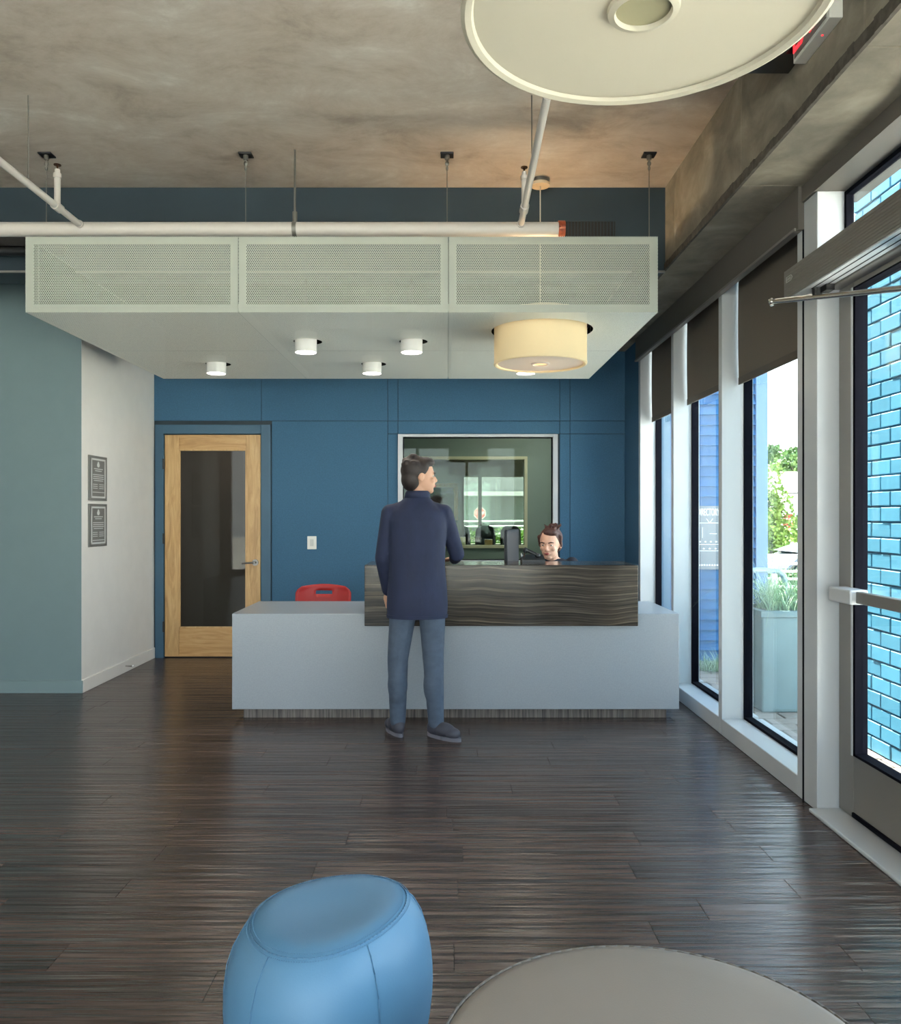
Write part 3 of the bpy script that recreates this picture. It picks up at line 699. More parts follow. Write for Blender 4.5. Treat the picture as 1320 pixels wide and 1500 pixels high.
# red chair behind the desk
def shell_chair(x, y, rz, lab, m):
    t = thing('shell_chair', (x, y, 0), lab, 'chair', rz=rz)
    bm = bmesh.new(); NU, NV = 20, 22; grid = {}
    prof = [(-0.235, 0.425), (-0.22, 0.45), (-0.10, 0.447), (0.05, 0.435), (0.15, 0.445), (0.20, 0.49), (0.225, 0.56), (0.24, 0.64), (0.252, 0.72), (0.262, 0.785)]
    def pr(v):
        f = v*(len(prof)-1); i = min(int(f), len(prof)-2); k = f-i
        return (prof[i][0]*(1-k)+prof[i+1][0]*k, prof[i][1]*(1-k)+prof[i+1][1]*k)
    for j in range(NV+1):
        v = j/NV; py, pz = pr(v)
        hw = 0.225 if v < 0.55 else 0.232
        if v > 0.9: hw -= 0.05*((v-0.9)/0.1)**2
        for i in range(NU+1):
            u = i/NU*2-1
            curve = 0.05*u*u
            yy = py - (curve if v > 0.5 else 0); zz = pz + (0.02*u*u if v <= 0.5 else (-0.015*u*u if v > 0.9 else 0))
            grid[i, j] = bm.verts.new((u*hw, yy, zz))
    for j in range(NV):
        for i in range(NU):
            if j == NV-3 and 7 <= i <= 12: continue     # grip slot
            bm.faces.new((grid[i, j], grid[i+1, j], grid[i+1, j+1], grid[i, j+1]))
    bmesh.ops.recalc_face_normals(bm, faces=bm.faces); r = bmesh.ops.solidify(bm, geom=list(bm.faces), thickness=0.008)
    q = MB(); q.bm.free(); q.bm = bm; q.build('shell', m, t, smooth='all', local=True)
    for sx_ in (-1, 1):
        for sy_ in (-1, 1):
            MB().cone((sx_*0.23, 0.02+sy_*0.22, 0), (sx_*0.17, 0.0+sy_*0.15, 0.43), 0.011, seg=12).build('leg', M['steel'], t, smooth=True, local=True)
    MB().tube([(-0.17, -0.15, 0.428), (0.17, -0.15, 0.428), (0.17, 0.15, 0.425), (-0.17, 0.15, 0.425), (-0.17, -0.15, 0.428)], 0.009).build('seat_frame', M['steel'], t, smooth=True, local=True)
    return t
shell_chair(X(475, 6.75), 6.50, 0.0, 'red plastic shell chair with a grip slot behind the desk', M['red'])

# light switch, plaques, door stop
ls = thing('light_switch', (X(457, YB), YB, H(795, YB)), 'white rocker light switch plate on the blue wall', 'switch')
c = ls.location
MB().box(c+Vector((-0.044, -0.006, -0.062)), c+Vector((0.044, 0, 0.062)), bev=0.003).build('plate', M['white_plastic'], ls)
MB().box(c+Vector((-0.017, -0.011, -0.033)), c+Vector((0.017, -0.006, 0.033)), bev=0.002).build('rocker', mat('off_white_rocker', srgb(196, 196, 192), 0.4), ls)
for k, (ta, tb) in enumerate(((666, 733), (737, 801))):
    yc = 6.44; y0_, y1_ = 6.275, 6.605; zt, zb = (1.833, 1.477) if k == 0 else (1.452, 1.112)
    t = thing('wall_plaque', (-2.80, yc, zb), ['upper grey engraved notice plaque on the white wall', 'lower grey engraved notice plaque on the white wall'][k], 'plaque', 'grey notice plaques on the white wall')
    MB().box((-2.80, y0_, zb), (-2.788, y1_, zt), bev=0.002, seg=1).build('plate', M['plaque'], t)
    q = MB(); e = 0.035; wdt = 0.014; xx = -2.788
    for (a, b, c_, d) in ((y0_+e, y0_+e+wdt, zb+e*.6, zt-e*.6), (y1_-e-wdt, y1_-e, zb+e*.6, zt-e*.6), (y0_+e, y1_-e, zb+e*.6, zb+e*.6+wdt), (y0_+e, y1_-e, zt-e*.6-wdt, zt-e*.6)):
        q.box((xx, a, c_), (xx+0.002, b, d))
    q.build('border_line', M['plaque_light'], t)
    q = MB(); q.ball((xx, yc, zt-0.072), (0.003, 0.024, 0.018)); q.ball((xx, yc, zt-0.056), (0.003, 0.014, 0.012)); q.build('crest', M['plaque_light'], t)
    q = MB(); zz = zt-0.10
    widths = [0.16, 0.12, 0, 0.2, 0.19, 0.2, 0.17, 0, -1, -1, -1, 0, 0.21, 0]
    for wd in widths:
        if wd > 0: q.box((xx, yc-wd/2, zz-0.006), (xx+0.0015, yc+wd/2, zz))
        elif wd < 0: q.box((xx, yc-0.10, zz-0.005), (xx+0.0015, yc-0.015, zz)); q.box((xx, yc+0.015, zz-0.005), (xx+0.0015, yc+0.10, zz))
        zz -= 0.0155
    q.build('engraved_lines', M['plaque_light'], t, kind='stuff')
ds = thing('door_stop', (-2.786, 6.98, 0.055), 'small spring door stop on the white baseboard', 'door stop')
c = ds.location
MB().cone(c, c+Vector((0.06, -0.0, 0.0)), 0.006).build('spring', M['steel'], ds, smooth=True); MB().cone(c+Vector((0.06, 0, 0)), c+Vector((0.075, 0, 0)), 0.01).build('tip', M['white_plastic'], ds, smooth=True)

# ------------------------------------------------------------------ suspended perforated box
BX0, BX1, BY0, BY1, BZ0, BZ1 = -2.388, 1.194, 4.56, 6.78, 2.51, 2.94
sb = thing('suspended_soffit_box', ((BX0+BX1)/2, (BY0+BY1)/2, BZ0), 'pale green grey perforated metal box hanging from the concrete ceiling above the desk', 'ceiling panel')
xs = [BX0, -1.183, 0.008, BX1]; yy_ = [BY0, 5.63, BY1]
tk = 0.002
for a, b in zip(xs, xs[1:]):
    MB().box((a+0.0015, BY0, BZ0), (b-0.0015, BY0+tk, BZ1)).build('front_panel', M['metal_mesh_f'], sb)
    MB().box((a+0.0015, BY1-tk, BZ0), (b-0.0015, BY1, BZ1)).build('back_panel', M['metal_mesh_f'], sb)
for a, b in zip(yy_, yy_[1:]):
    for x in (BX0, BX1-tk):
        MB().box((x, a+0.0015, BZ0), (x+tk, b-0.0015, BZ1)).build('side_panel', M['metal_mesh_s'], sb)
downs = [(X(448, 5.32), 5.32), (X(603, 5.32), 5.32), (X(317, 6.11), 6.11), (X(545, 6.11), 6.11), (X(770, 6.11), 6.11)]
DR = (X(791.5, 5.02), 5.02)      # far drum pendant
holes = [(x+0.012, y+0.010, 0.094) for x, y in downs] + [(DR[0]+0.010, DR[1]+0.0, 0.315)]
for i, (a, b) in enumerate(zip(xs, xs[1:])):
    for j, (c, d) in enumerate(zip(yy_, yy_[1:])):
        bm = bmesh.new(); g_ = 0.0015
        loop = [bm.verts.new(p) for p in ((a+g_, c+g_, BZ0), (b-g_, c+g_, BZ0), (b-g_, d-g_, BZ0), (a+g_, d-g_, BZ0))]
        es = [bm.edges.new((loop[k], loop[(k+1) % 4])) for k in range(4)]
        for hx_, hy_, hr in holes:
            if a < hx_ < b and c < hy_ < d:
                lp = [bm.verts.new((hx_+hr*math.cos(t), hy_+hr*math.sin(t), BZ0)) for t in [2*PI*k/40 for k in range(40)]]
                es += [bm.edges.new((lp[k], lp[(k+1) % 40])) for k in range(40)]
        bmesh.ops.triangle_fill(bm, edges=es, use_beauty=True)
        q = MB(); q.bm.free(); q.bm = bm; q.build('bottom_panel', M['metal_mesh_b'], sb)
fl_ = 0.045    # folded return flanges stiffening every panel edge, seen through the holes
for a, b in zip(xs, xs[1:]):
    q = MB(); y = BY0+0.006
    q.box((a+0.002, y, BZ0+0.004), (b-0.002, y+0.002, BZ0+fl_)); q.box((a+0.002, y, BZ1-fl_*0.9), (b-0.002, y+0.002, BZ1-0.002))
    q.box((a+0.002, y, BZ0+fl_), (a+fl_, y+0.002, BZ1-fl_*0.9)); q.box((b-fl_, y, BZ0+fl_), (b-0.002, y+0.002, BZ1-fl_*0.9)); q.build('stiffening_flange', M['mesh_solid'], sb)
for x in xs[1:-1]: MB().box((x-0.02, BY0+0.012, BZ0+0.012), (x+0.02, BY1-0.02, BZ0+0.05)).build('joist', M['mesh_solid'], sb)
box_shade = mat('dark_interior_shade', srgb(54, 58, 54), 0.9, spec=0.1)  # added dark sheets: the shade inside the box put into colour
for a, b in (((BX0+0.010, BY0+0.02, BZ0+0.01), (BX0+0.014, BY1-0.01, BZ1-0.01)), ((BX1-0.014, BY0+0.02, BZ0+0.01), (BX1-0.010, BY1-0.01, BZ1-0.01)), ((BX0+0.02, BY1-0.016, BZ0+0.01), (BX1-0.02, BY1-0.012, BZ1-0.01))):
    MB().box(a, b).build('interior_shade_sheet', box_shade, sb)
MB().box((BX0+0.02, 5.36, BZ1-0.012), (BX1-0.02, BY1-0.02, BZ1-0.008)).build('interior_shade_lid', box_shade, sb)
for x in xs:
    for k in range(2):
        xx = min(max(x, BX0+0.02), BX1-0.02); MB().cone((xx, [4.67, 6.6][k], BZ0+0.03), (xx, [4.67, 6.6][k], BZ1), 0.004, seg=8).build('hanger_stud', M['rod'], sb)
        if k: MB().cone((xx, 6.6, BZ1), (xx, 6.6, 3.30), 0.003, seg=8).build('rear_hanger', M['rod'], sb)
q = MB()
for a, b in zip(xs, xs[1:]):
    for k in range(5):
        x = a+0.08+(b-a-0.16)*k/4
        for z in (BZ0+0.02, BZ1-0.015): q.ball((x, BY0-0.0005, z), (0.004, 0.002, 0.004), 8, 5)
q.build('rivets', M['mesh_solid'], sb, kind='stuff')

# cables hanging the box
labs = ['thin steel cable and black ceiling plate above the left end of the perforated box', 'thin steel cable and black ceiling plate at the first seam of the perforated box',
        'thin steel cable and black ceiling plate at the second seam of the perforated box', 'thin steel cable and black ceiling plate by the right end of the perforated box']
for k, px in enumerate((68, 360, 655, 951)):
    y = 4.67; x = X(px, y); x = min(max(x, BX0+0.02), BX1-0.02)
    t = thing('hanging_cable', (x, y, BZ1), labs[k], 'cable', 'suspension cables of the perforated box')
    MB().cone((x, y, BZ1), (x, y, 3.37), 0.0028, seg=8).build('cable', M['rod'], t)
    MB().box((x-0.038, y-0.030, HC-0.010), (x+0.038, y+0.040, HC-0.0), bev=0.003).build('ceiling_plate', M['black_steel'], t)
    q = MB(); q.cone((x, y, HC-0.01), (x, y, HC-0.035), 0.014); q.cone((x, y, HC-0.035), (x, y, 3.36), 0.006); q.ball((x, y, 3.40), (0.012, 0.008, 0.016)); q.ball((x, y, 3.372), (0.008, 0.011, 0.013)); q.build('turnbuckle', M['rod'], t, smooth=True)

# downlights
for k, (x, y) in enumerate(downs):
    lab = ['white cylinder downlight in the front row, left one', 'white cylinder downlight in the front row, right one', 'white cylinder downlight in the back row, far left', 'white cylinder downlight in the back row, middle', 'white cylinder downlight in the back row, partly behind the linen drum'][k]
    t = thing('downlight', (x, y, BZ0-0.075), lab, 'ceiling light', 'cylinder downlights under the perforated box')
    r = 0.072; z0 = BZ0-0.075
    q = MB(); q.lathe([(r-0.006, 0.006), (r-0.003, 0.0), (r, 0.003), (r, 0.13), (0.0005, 0.13)], (x, y, z0), 40, close=False); q.build('housing', M['lamp_white'], t, smooth=True)
    q = MB(); q.cone((x, y, z0+0.008), (x, y, z0+0.010), r-0.005, seg=32); q.build('lens', M['lamp_emit'], t)
    q = MB(); q.cone((x, y, z0+0.13), (x, y, BZ1-0.02), 0.01); q.build('stem', M['black_steel'], t)
    l = bpy.data.lights.new('downlight_lamp', 'AREA'); l.shape = 'DISK'; l.size = 0.12; l.energy = 2.2; l.color = (1, 0.90, 0.78)
    lo = bpy.data.objects.new('downlight_lamp', l); col.objects.link(lo); lo.location = (0, 0, 0.003); lo.parent = t

# drum pendants
def drum(x, y, r, z0, h, lab, shade, diff, cap, cap_r, power, colr, canopy_r=0.055, cord_len=True):
    t = thing('drum_pendant', (x, y, z0), lab, 'pendant lamp')
    q = MB(); q.lathe([(r, 0.0), (r, h), (r-0.003, h), (r-0.003, 0.0)], (x, y, z0), 96); q.bm.faces.ensure_lookup_table()
    # remove the caps lathe() closed the rings with
    fs = [f for f in q.bm.faces if len(f.verts) > 10]; bmesh.ops.delete(q.bm, geom=fs, context='FACES_ONLY'); q.build('shade', shade, t, smooth=True)
    q = MB(); q.lathe([(r-0.022, 0.006), (r-0.018, -0.001), (r-0.006, -0.004), (r+0.002, 0.0), (r+0.002, 0.012), (r-0.004, 0.014)], (x, y, z0), 96, close=False); q.build('rim', shade, t, smooth=True)
    q = MB()
    bm = q.bm; R1 = r-0.012; R0 = cap_r*1.02; N = 96
    a = [bm.verts.new((x+R1*math.cos(2*PI*k/N), y+R1*math.sin(2*PI*k/N), z0+0.008)) for k in range(N)]
    b = [bm.verts.new((x+R0*math.cos(2*PI*k/N), y+R0*math.sin(2*PI*k/N), z0+0.008)) for k in range(N)]
    for k in range(N): bm.faces.new((a[k], a[(k+1) % N], b[(k+1) % N], b[k]))
    q.build('diffuser', diff, t)
    q = MB(); q.lathe([(cap_r*1.32, 0.0075), (cap_r*1.28, 0.000), (cap_r*1.05, -0.003), (cap_r, 0.002), (cap_r, 0.012)], (x, y, z0), 48, close=False); q.build('cap_ring', diff, t, smooth=True)
    q = MB(); q.cone((x, y, z0+0.006), (x, y, z0+0.009), cap_r*1.01, seg=40); q.build('centre_cap', cap, t)
    q = MB()
    for k in range(3):
        a_ = k*2*PI/3; q.cone((x, y, z0+h-0.02), (x+(r-0.002)*math.cos(a_), y+(r-0.002)*math.sin(a_), z0+h-0.02), 0.003, seg=6)
    q.cone((x, y, z0+0.11), (x, y, z0+h+0.02), 0.012); q.build('spider', M['lamp_white'], t)
    q = MB(); q.cone((x, y, z0+h), (x, y, HC-0.03), 0.0035, seg=8); q.build('cord', M['cord'], t)
    q = MB(); q.cone((x, y, HC-0.028), (x, y, HC), canopy_r*0.78, seg=32); q.build('canopy_base', M['rod'], t, smooth=True)
    q = MB(); q.cone((x, y, HC-0.045), (x, y, HC-0.027), canopy_r, seg=32); q.build('canopy', M['canopy'], t, smooth=True)
    if power:
        l = bpy.data.lights.new('pendant_bulb', 'POINT'); l.energy = power; l.color = colr; l.shadow_soft_size = 0.06
        lo = bpy.data.objects.new('pendant_bulb', l); col.objects.link(lo); lo.parent = t; lo.location = (0, 0, h*0.55)
    return t
drum(DR[0], DR[1], 0.287, 2.30, 0.31, 'warm glowing linen drum pendant coming down through the perforated box', M['drum'], M['drum_far_diff'], M['finial'], 0.045, 10, (1, 0.78, 0.50), canopy_r=0.058)
drum(0.367, 1.505, 0.34, 2.30, 0.31, 'large cream drum pendant close overhead at the top of the view', M['drum_near'], M['drum_near'], M['finial_off'], 0.051, 0.3, (1, 0.9, 0.72))

# ------------------------------------------------------------------ pipes
mp_y = 4.62; mp_z = 3.0; PXR = X(822, mp_y)
mp = thing('sprinkler_main', (-1.5, mp_y, mp_z), 'thick white sprinkler main pipe running along the top of the perforated box', 'pipe')
MB().cone((XL, mp_y, mp_z), (PXR-0.01, mp_y, mp_z), 0.041, seg=28).build('pipe', M['white_pipe'], mp, smooth=True)
q = MB(); q.cone((PXR-0.018, mp_y, mp_z), (PXR+0.02, mp_y, mp_z), 0.049, seg=28); q.box((PXR-0.016, mp_y-0.062, mp_z-0.012), (PXR+0.018, mp_y+0.062, mp_z+0.012), bev=0.003); q.cone((PXR-0.008, mp_y-0.055, mp_z), (PXR-0.008, mp_y-0.068, mp_z), 0.006); q.cone((PXR+0.012, mp_y-0.055, mp_z), (PXR+0.012, mp_y-0.068, mp_z), 0.006)
q.build('grooved_coupling', M['copper'], mp, smooth=True, label='rust red grooved end coupling')
q = MB(); hx_ = X(432, mp_y)
MB().cone((hx_, mp_y, mp_z+0.05), (hx_, mp_y, HC), 0.006, seg=10).build('hanger_rod', M['rod'], mp)
q = MB(); q.cone((hx_-0.012, mp_y, mp_z), (hx_+0.012, mp_y, mp_z), 0.0435, seg=28); q.cone((hx_, mp_y, mp_z+0.04), (hx_, mp_y, mp_z+0.10), 0.014); q.build('hanger_ring', M['rod'], mp, smooth=True)
def branch(name, lab, A, B, ysp, rodx, rody):
    t = thing(name, A, lab, 'pipe', 'white sprinkler branch pipes'); A = Vector(A); B = Vector(B); d = (B-A)
    P = lambda y: A + d*((y-A.y)/d.y)
    MB().cone(A, B, 0.018, seg=18).build('pipe', M['white_pipe'], t, smooth=True)
    dn = d.normalized(); MB().cone(A-dn*0.002, A+dn*0.03, 0.023, seg=18).build('fitting', M['white_pipe'], t, smooth=True); p = P(ysp); MB().cone(p-dn*0.035, p+dn*0.035, 0.024, seg=18).build('fitting', M['white_pipe'], t, smooth=True)
    s = MB(); top = p+Vector((0, 0, 0.155)); s.cone(p, top, 0.016, seg=16); s.cone(top, top+Vector((0, 0, 0.022)), 0.021, seg=16); s.cone(top+Vector((0, 0, 0.022)), top+Vector((0, 0, 0.045)), 0.014, seg=16)
    so = s.build('riser', M['white_pipe'], t, smooth=True)
    s = MB(); u = top+Vector((0, 0, 0.045)); s.cone(u, u+Vector((0, 0, 0.022)), 0.005, seg=8); s.cone(u+Vector((0, 0, 0.022)), u+Vector((0, 0, 0.026)), 0.019, seg=16); s.build('sprinkler_head', M['brass'], so)
    r_ = P(rody); MB().cone((r_.x, r_.y, r_.z), (r_.x, r_.y, HC), 0.0035, seg=8).build('hanger_rod', M['rod'], t)
branch('sprinkler_branch', 'white sprinkler branch pipe crossing at the left edge of the view', (-2.09, 4.60, 3.015), (-2.09, 0.6, 3.015), 4.32, 0, 4.02)
branch('sprinkler_branch', 'white sprinkler branch pipe rising towards the large cream drum', (0.421, 4.60, 3.015), (0.425, 3.42, 3.14), 4.40, 0, 4.02)
# continue right branch beyond the drum as part
# ventilation grilles on the bulkhead
gl_ = ['black linear air grille at the right end of the bulkhead', 'black linear air grille on the bulkhead left of the branch pipe', 'black linear air grille on the bulkhead at the far left']
for k, (p0, p1) in enumerate(((812, 905), (500, 592), (190, 283))):
    x0, x1 = X(p0, YD), X(p1, YD); z1 = H(321, YD)+0.0; z0 = z1-0.16
    t = thing('air_grille', ((x0+x1)/2, YD, z0), gl_[k], 'vent', 'linear grilles on the blue bulkhead')
    q = MB(); e = 0.016
    q.box((x0, YD-0.008, z0), (x1, YD, z0+e)); q.box((x0, YD-0.008, z1-e), (x1, YD, z1)); q.box((x0, YD-0.008, z0+e), (x0+e, YD, z1-e)); q.box((x1-e, YD-0.008, z0+e), (x1, YD, z1-e)); q.build('frame', M['blue_dark'], t)
    MB().box((x0+e, YD-0.002, z0+e), (x1-e, YD-0.0005, z1-e)).build('backing', M['black_steel'], t)
    q = MB(); n = 18
    for i in range(n):
        x = x0+e+(x1-x0-2*e)*(i+0.5)/n; q.box((x-0.002, YD-0.007, z0+e), (x+0.002, YD-0.002, z1-e))
    q.build('blades', M['blue_dark'], t, kind='stuff')
# dark duct and pipe under the bulkhead at the far left
t = thing('black_duct', (-3.0, 5.05, 3.0), 'black duct strip behind the left end of the perforated box', 'duct')
MB().box((XL, 5.06, 3.055), (-2.42, 5.148, 3.11)).build('duct_upper', M['black_steel'], t)
MB().cone((XL, 5.09, 3.03), (-2.42, 5.09, 3.03), 0.03, seg=16).build('duct_pipe', M['black'], t, smooth=True)

# exit sign on the beam
ex = thing('exit_sign', (1.37, 2.985, 3.11), 'exit sign with red letters on the concrete beam beside the cream drum', 'sign')
sz0 = 3.113
MB().box((1.345, 2.835, sz0), (1.394, 3.13, sz0+0.20), bev=0.003).build('housing', M['white_plastic'], ex)
MB().box((1.3425, 2.855, sz0+0.012), (1.3455, 3.115, sz0+0.19)).build('face', M['exit_face'], ex)
text('exit_letters', 'EXIT', 0.17, (1.341, 2.99, sz0+0.085), Euler((PI/2, 0, -PI/2)), M['exit_red'], ex, 0.001, sxy=0.8)
MB().cone((1.37, 2.94, sz0-0.002), (1.37, 2.94, sz0+0.002), 0.004).build('indicator', M['exit_red'], ex)
o = MB().prism([(1.02, 2.2, 3.165), (1.325, 2.2, 3.165), (1.325, 3.15, 3.165), (1.3935, 3.15, 3.165), (1.3935, 3.29, 3.165), (1.02, 3.29, 3.165)], (0, 0, HC-3.166)).build('dark_box', M['black']); tag(o, 'dark box under the ceiling behind the exit sign', 'duct')  # plain dark box against the ceiling, notched around the sign

# ------------------------------------------------------------------ pouf and ottoman
pc_ = Vector((-0.285, 1.93, 0))
po = thing('blue_pouf', pc_, 'sky blue leather pouf with stitched seams, bottom left of the view', 'pouf')
def rf(t): return 1 + 0.035*math.cos(3*(t-0.5)) + 0.02*math.cos(2*(t-1.0))
def tl(x, y, z):
    k = max(0, z)/0.43
    return z + k*(0.10*x + 0.02*y)
prof = [(0.150, 0.0), (0.19, 0.008), (0.215, 0.04), (0.238, 0.11), (0.250, 0.19), (0.250, 0.25), (0.242, 0.31), (0.227, 0.355), (0.208, 0.388), (0.192, 0.405), (0.186, 0.4095), (0.180, 0.413), (0.165, 0.4195), (0.145, 0.4225), (0.11, 0.420), (0.06, 0.414), (0.02, 0.412), (0.001, 0.412)]
q = MB(); q.lathe(prof, pc_, 96, rf=rf, tilt=tl)
bd = q.build('body', M['pouf'], po, smooth='all')
sm = bd.modifiers.new('s', 'SUBSURF'); sm.levels = 1; sm.render_levels = 1
def surf(r, z, t):
    rr = r*rf(t); x, y = rr*math.cos(t), rr*math.sin(t); return Vector((pc_.x+x, pc_.y+y, tl(x, y, z)))
q = MB(); pts = [surf(0.1865, 0.4105, 2*PI*k/96) for k in range(97)]; q.tube(pts, 0.0016, 6)
q.build('top_seam', M['seam'], po, smooth='all')
for a in (-2.15, -0.95, 0.4, 1.9, 3.2):
    q = MB(); pts = [surf(r+0.0008, z, a) for r, z in prof[1:10]]; q.tube(pts, 0.0013, 6); q.build('side_seam', M['seam'], po, smooth='all')
q = MB()
for off_ in (-0.0075, 0.007):
    for k in range(0, 210):
        t_ = 2*PI*k/210; p = surf(0.1865-off_, 0.4105+off_*0.6+0.0010, t_); q.ball(p, 0.0013, 5, 4)
q.build('stitches', M['seam'], po, kind='stuff')

oc = Vector((0.37, 1.365, 0))
ot = thing('round_ottoman', oc, 'large round taupe leather ottoman at the bottom right of the view', 'ottoman')
R_ = 0.395
q = MB(); q.lathe([(R_-0.03, 0.03), (R_-0.008, 0.04), (R_, 0.07), (R_, 0.395), (R_-0.004, 0.412), (R_-0.012, 0.424), (R_-0.03, 0.4295), (R_-0.10, 0.433), (0.15, 0.436), (0.001, 0.437)], oc, 128); q.build('cushion', M['taupe'], ot, smooth='all')
q = MB(); q.tube([Vector((oc.x+(R_-0.006)*math.cos(2*PI*k/96), oc.y+(R_-0.006)*math.sin(2*PI*k/96), 0.4215)) for k in range(97)], 0.003, 6); q.build('piping', mat('taupe_piping', srgb(106, 99, 93), 0.5), ot, smooth='all')
q = MB(); q.cone(oc, oc+Vector((0, 0, 0.03)), R_-0.05, seg=64); q.build('plinth', M['black'], ot)

# ------------------------------------------------------------------ people
def hand(q, wrist, d, side, s=1.0, curl=0.5, up=Vector((0, 0, 1))):
    """palm + five separate fingers; d: pointing direction, side: thumb direction, up: back of hand"""
    d = Vector(d).normalized(); side = Vector(side).normalized(); up = Vector(up).normalized()
    Mx = Matrix((side, d, up)).transposed().to_4x4()
    pc = wrist + d*0.05*s
    q.ball(pc, (0.040*s, 0.052*s, 0.015*s), 16, 10, M=Mx)
    for k, (o_, l) in enumerate(((0.030, 0.068), (0.011, 0.078), (-0.009, 0.072), (-0.028, 0.056))):
        b = wrist + d*0.088*s + side*o_*s
        m1 = b + d*l*0.45*s - up*0.3*curl*l*s; m2 = m1 + d*l*0.35*s - up*0.8*curl*l*s; 
        q.capsule(b-d*0.02*s, 0.0092*s, m1, 0.0085*s, 8); q.capsule(m1, 0.0085*s, m2, 0.0072*s, 8)
    b = wrist + d*0.03*s + side*0.03*s; m1 = b + (d*0.7+side*0.7)*0.032*s - up*0.006; m2 = m1 + (d*0.95+side*0.3)*0.028*s - up*0.004
    q.capsule(b, 0.012*s, m1, 0.010*s, 8); q.capsule(m1, 0.010*s, m2, 0.008*s, 8)

def head_mesh(q, c, yaw, s=1.0, pitch=0.0):
    """c: head centre; faces -Y at yaw 0"""
    Rm = Matrix.Rotation(yaw, 4, 'Z') @ Matrix.Rotation(pitch, 4, 'X')
    def P(x, y, z): return Vector(c) + Rm @ Vector((x*s, y*s, z*s))
    q.ball(P(0, 0.012, 0.022), (0.074*s, 0.094*s, 0.092*s), 28, 18, M=Rm)
    q.ball(P(0, -0.022, -0.038), (0.058*s, 0.068*s, 0.072*s), 24, 16, M=Rm)
    q.ball(P(0, -0.060, -0.088), (0.026*s, 0.024*s, 0.020*s), 16, 10, M=Rm)
    q.ball(P(0, -0.074, 0.020), (0.045*s, 0.012*s, 0.012*s), 14, 8, M=Rm)
    for sx_ in (-1, 1):
        q.ball(P(sx_*0.036, -0.062, -0.026), (0.022*s, 0.020*s, 0.020*s), 12, 8, M=Rm)
        q.ball(P(sx_*0.075, 0.012, -0.008), (0.008*s, 0.018*s, 0.030*s), 12, 8, M=Rm)
    q.capsule(P(0, -0.082, 0.005), 0.007*s, P(0, -0.100, -0.026), 0.011*s, 10)
    q.ball(P(0, -0.090, -0.032), (0.018*s, 0.012*s, 0.009*s), 12, 8, M=Rm)
    q.ball(P(0, -0.083, -0.058), (0.024*s, 0.010*s, 0.010*s), 12, 8, M=Rm)
    return P, Rm
def face_details(t, P, Rm, s=1.0, hm=None):
    for sx_ in (-1, 1):
        q = MB(); q.ball(P(sx_*0.031, -0.0745, 0.000), (0.0105*s, 0.006*s, 0.0045*s), 12, 8, M=Rm); e = q.build('eye', M['white_plastic'], t, smooth='all')
        q = MB(); q.ball(P(sx_*0.031, -0.0800, 0.000), (0.0050*s, 0.003*s, 0.0042*s), 10, 6, M=Rm); q.build('iris', M['eye'], e, smooth='all')
        q = MB(); q.tube([P(sx_*0.014, -0.089, 0.017), P(sx_*0.032, -0.0865, 0.024), P(sx_*0.050, -0.074, 0.018)], 0.0035*s, 6); q.build('eyebrow', hm, t, smooth='all')
    q = MB(); q.ball(P(0, -0.0925, -0.056), (0.020*s, 0.005*s, 0.004*s), 12, 6, M=Rm); q.ball(P(0, -0.0915, -0.063), (0.017*s, 0.005*s, 0.005*s), 12, 6, M=Rm); q.build('lips', M['lips'], t, smooth='all')

# standing visitor, seen from behind, looking to the right
mn = thing('person', (-0.19, 4.97, 0), 'person standing at the desk in navy jacket and slate jeans, seen from behind', 'person')
hc = Vector((-0.165, 5.0, 1.603)); yaw = math.radians(105)
shl, shr = Vector((-0.352, 5.0, 1.372)), Vector((-0.022, 5.02, 1.372))
ell, elr = Vector((-0.400, 5.01, 1.095)), Vector((0.062, 5.12, 1.115))
wrl, wrr = Vector((-0.375, 5.13, 0.885)), Vector((0.045, 5.37, 1.072))
hpl, hpr = Vector((-0.265, 5.0, 0.88)), Vector((-0.095, 5.0, 0.88))
knl, knr = Vector((-0.305, 4.985, 0.48)), Vector((-0.085, 4.97, 0.48))
anl, anr = Vector((-0.305, 4.99, 0.09)), Vector((-0.068, 4.95, 0.09))
q = MB(); P, Rm = head_mesh(q, hc, yaw)
q.capsule(Vector((-0.19, 5.01, 1.42)), 0.058, hc+Vector((0, 0.005, -0.05)), 0.054)
q.loft([((-0.18, 5.0, 0.88), 0.14, 0.09), ((-0.18, 5.0, 1.05), 0.12, 0.08), ((-0.19, 5.0, 1.3), 0.15, 0.09), ((-0.19, 5.0, 1.42), 0.12, 0.06), ((-0.19, 5.0, 1.46), 0.06, 0.05)])
for a, b, r0, r1 in ((shl, ell, 0.042, 0.036), (ell, wrl, 0.036, 0.026), (shr, elr, 0.042, 0.036), (elr, wrr, 0.036, 0.026), (hpl, knl, 0.07, 0.05), (knl, anl, 0.05, 0.033), (hpr, knr, 0.07, 0.05), (knr, anr, 0.05, 0.033)):
    q.capsule(a, r0, b, r1)
hand(q, wrl, (0.10, 0.30, -0.9), (0.9, 0.2, 0.3), curl=0.35, up=(-0.3, -0.8, -0.5))
hand(q, wrr, (-0.35, 1, -0.1), (-1, -0.3, 0), curl=0.15)
body = remeshed(q, 'body', M['skin_m'], mn, 0.0055, 3)
face_details(body, P, Rm, hm=M['hair'])
q = MB()
q.ball(P(0, 0.028, 0.036), (0.082, 0.098, 0.092), 28, 18, M=Rm); q.ball(P(0, 0.060, -0.02), (0.072, 0.062, 0.075), 24, 14, M=Rm); q.ball(P(0, -0.03, 0.085), (0.062, 0.06, 0.035), 20, 12, M=Rm)
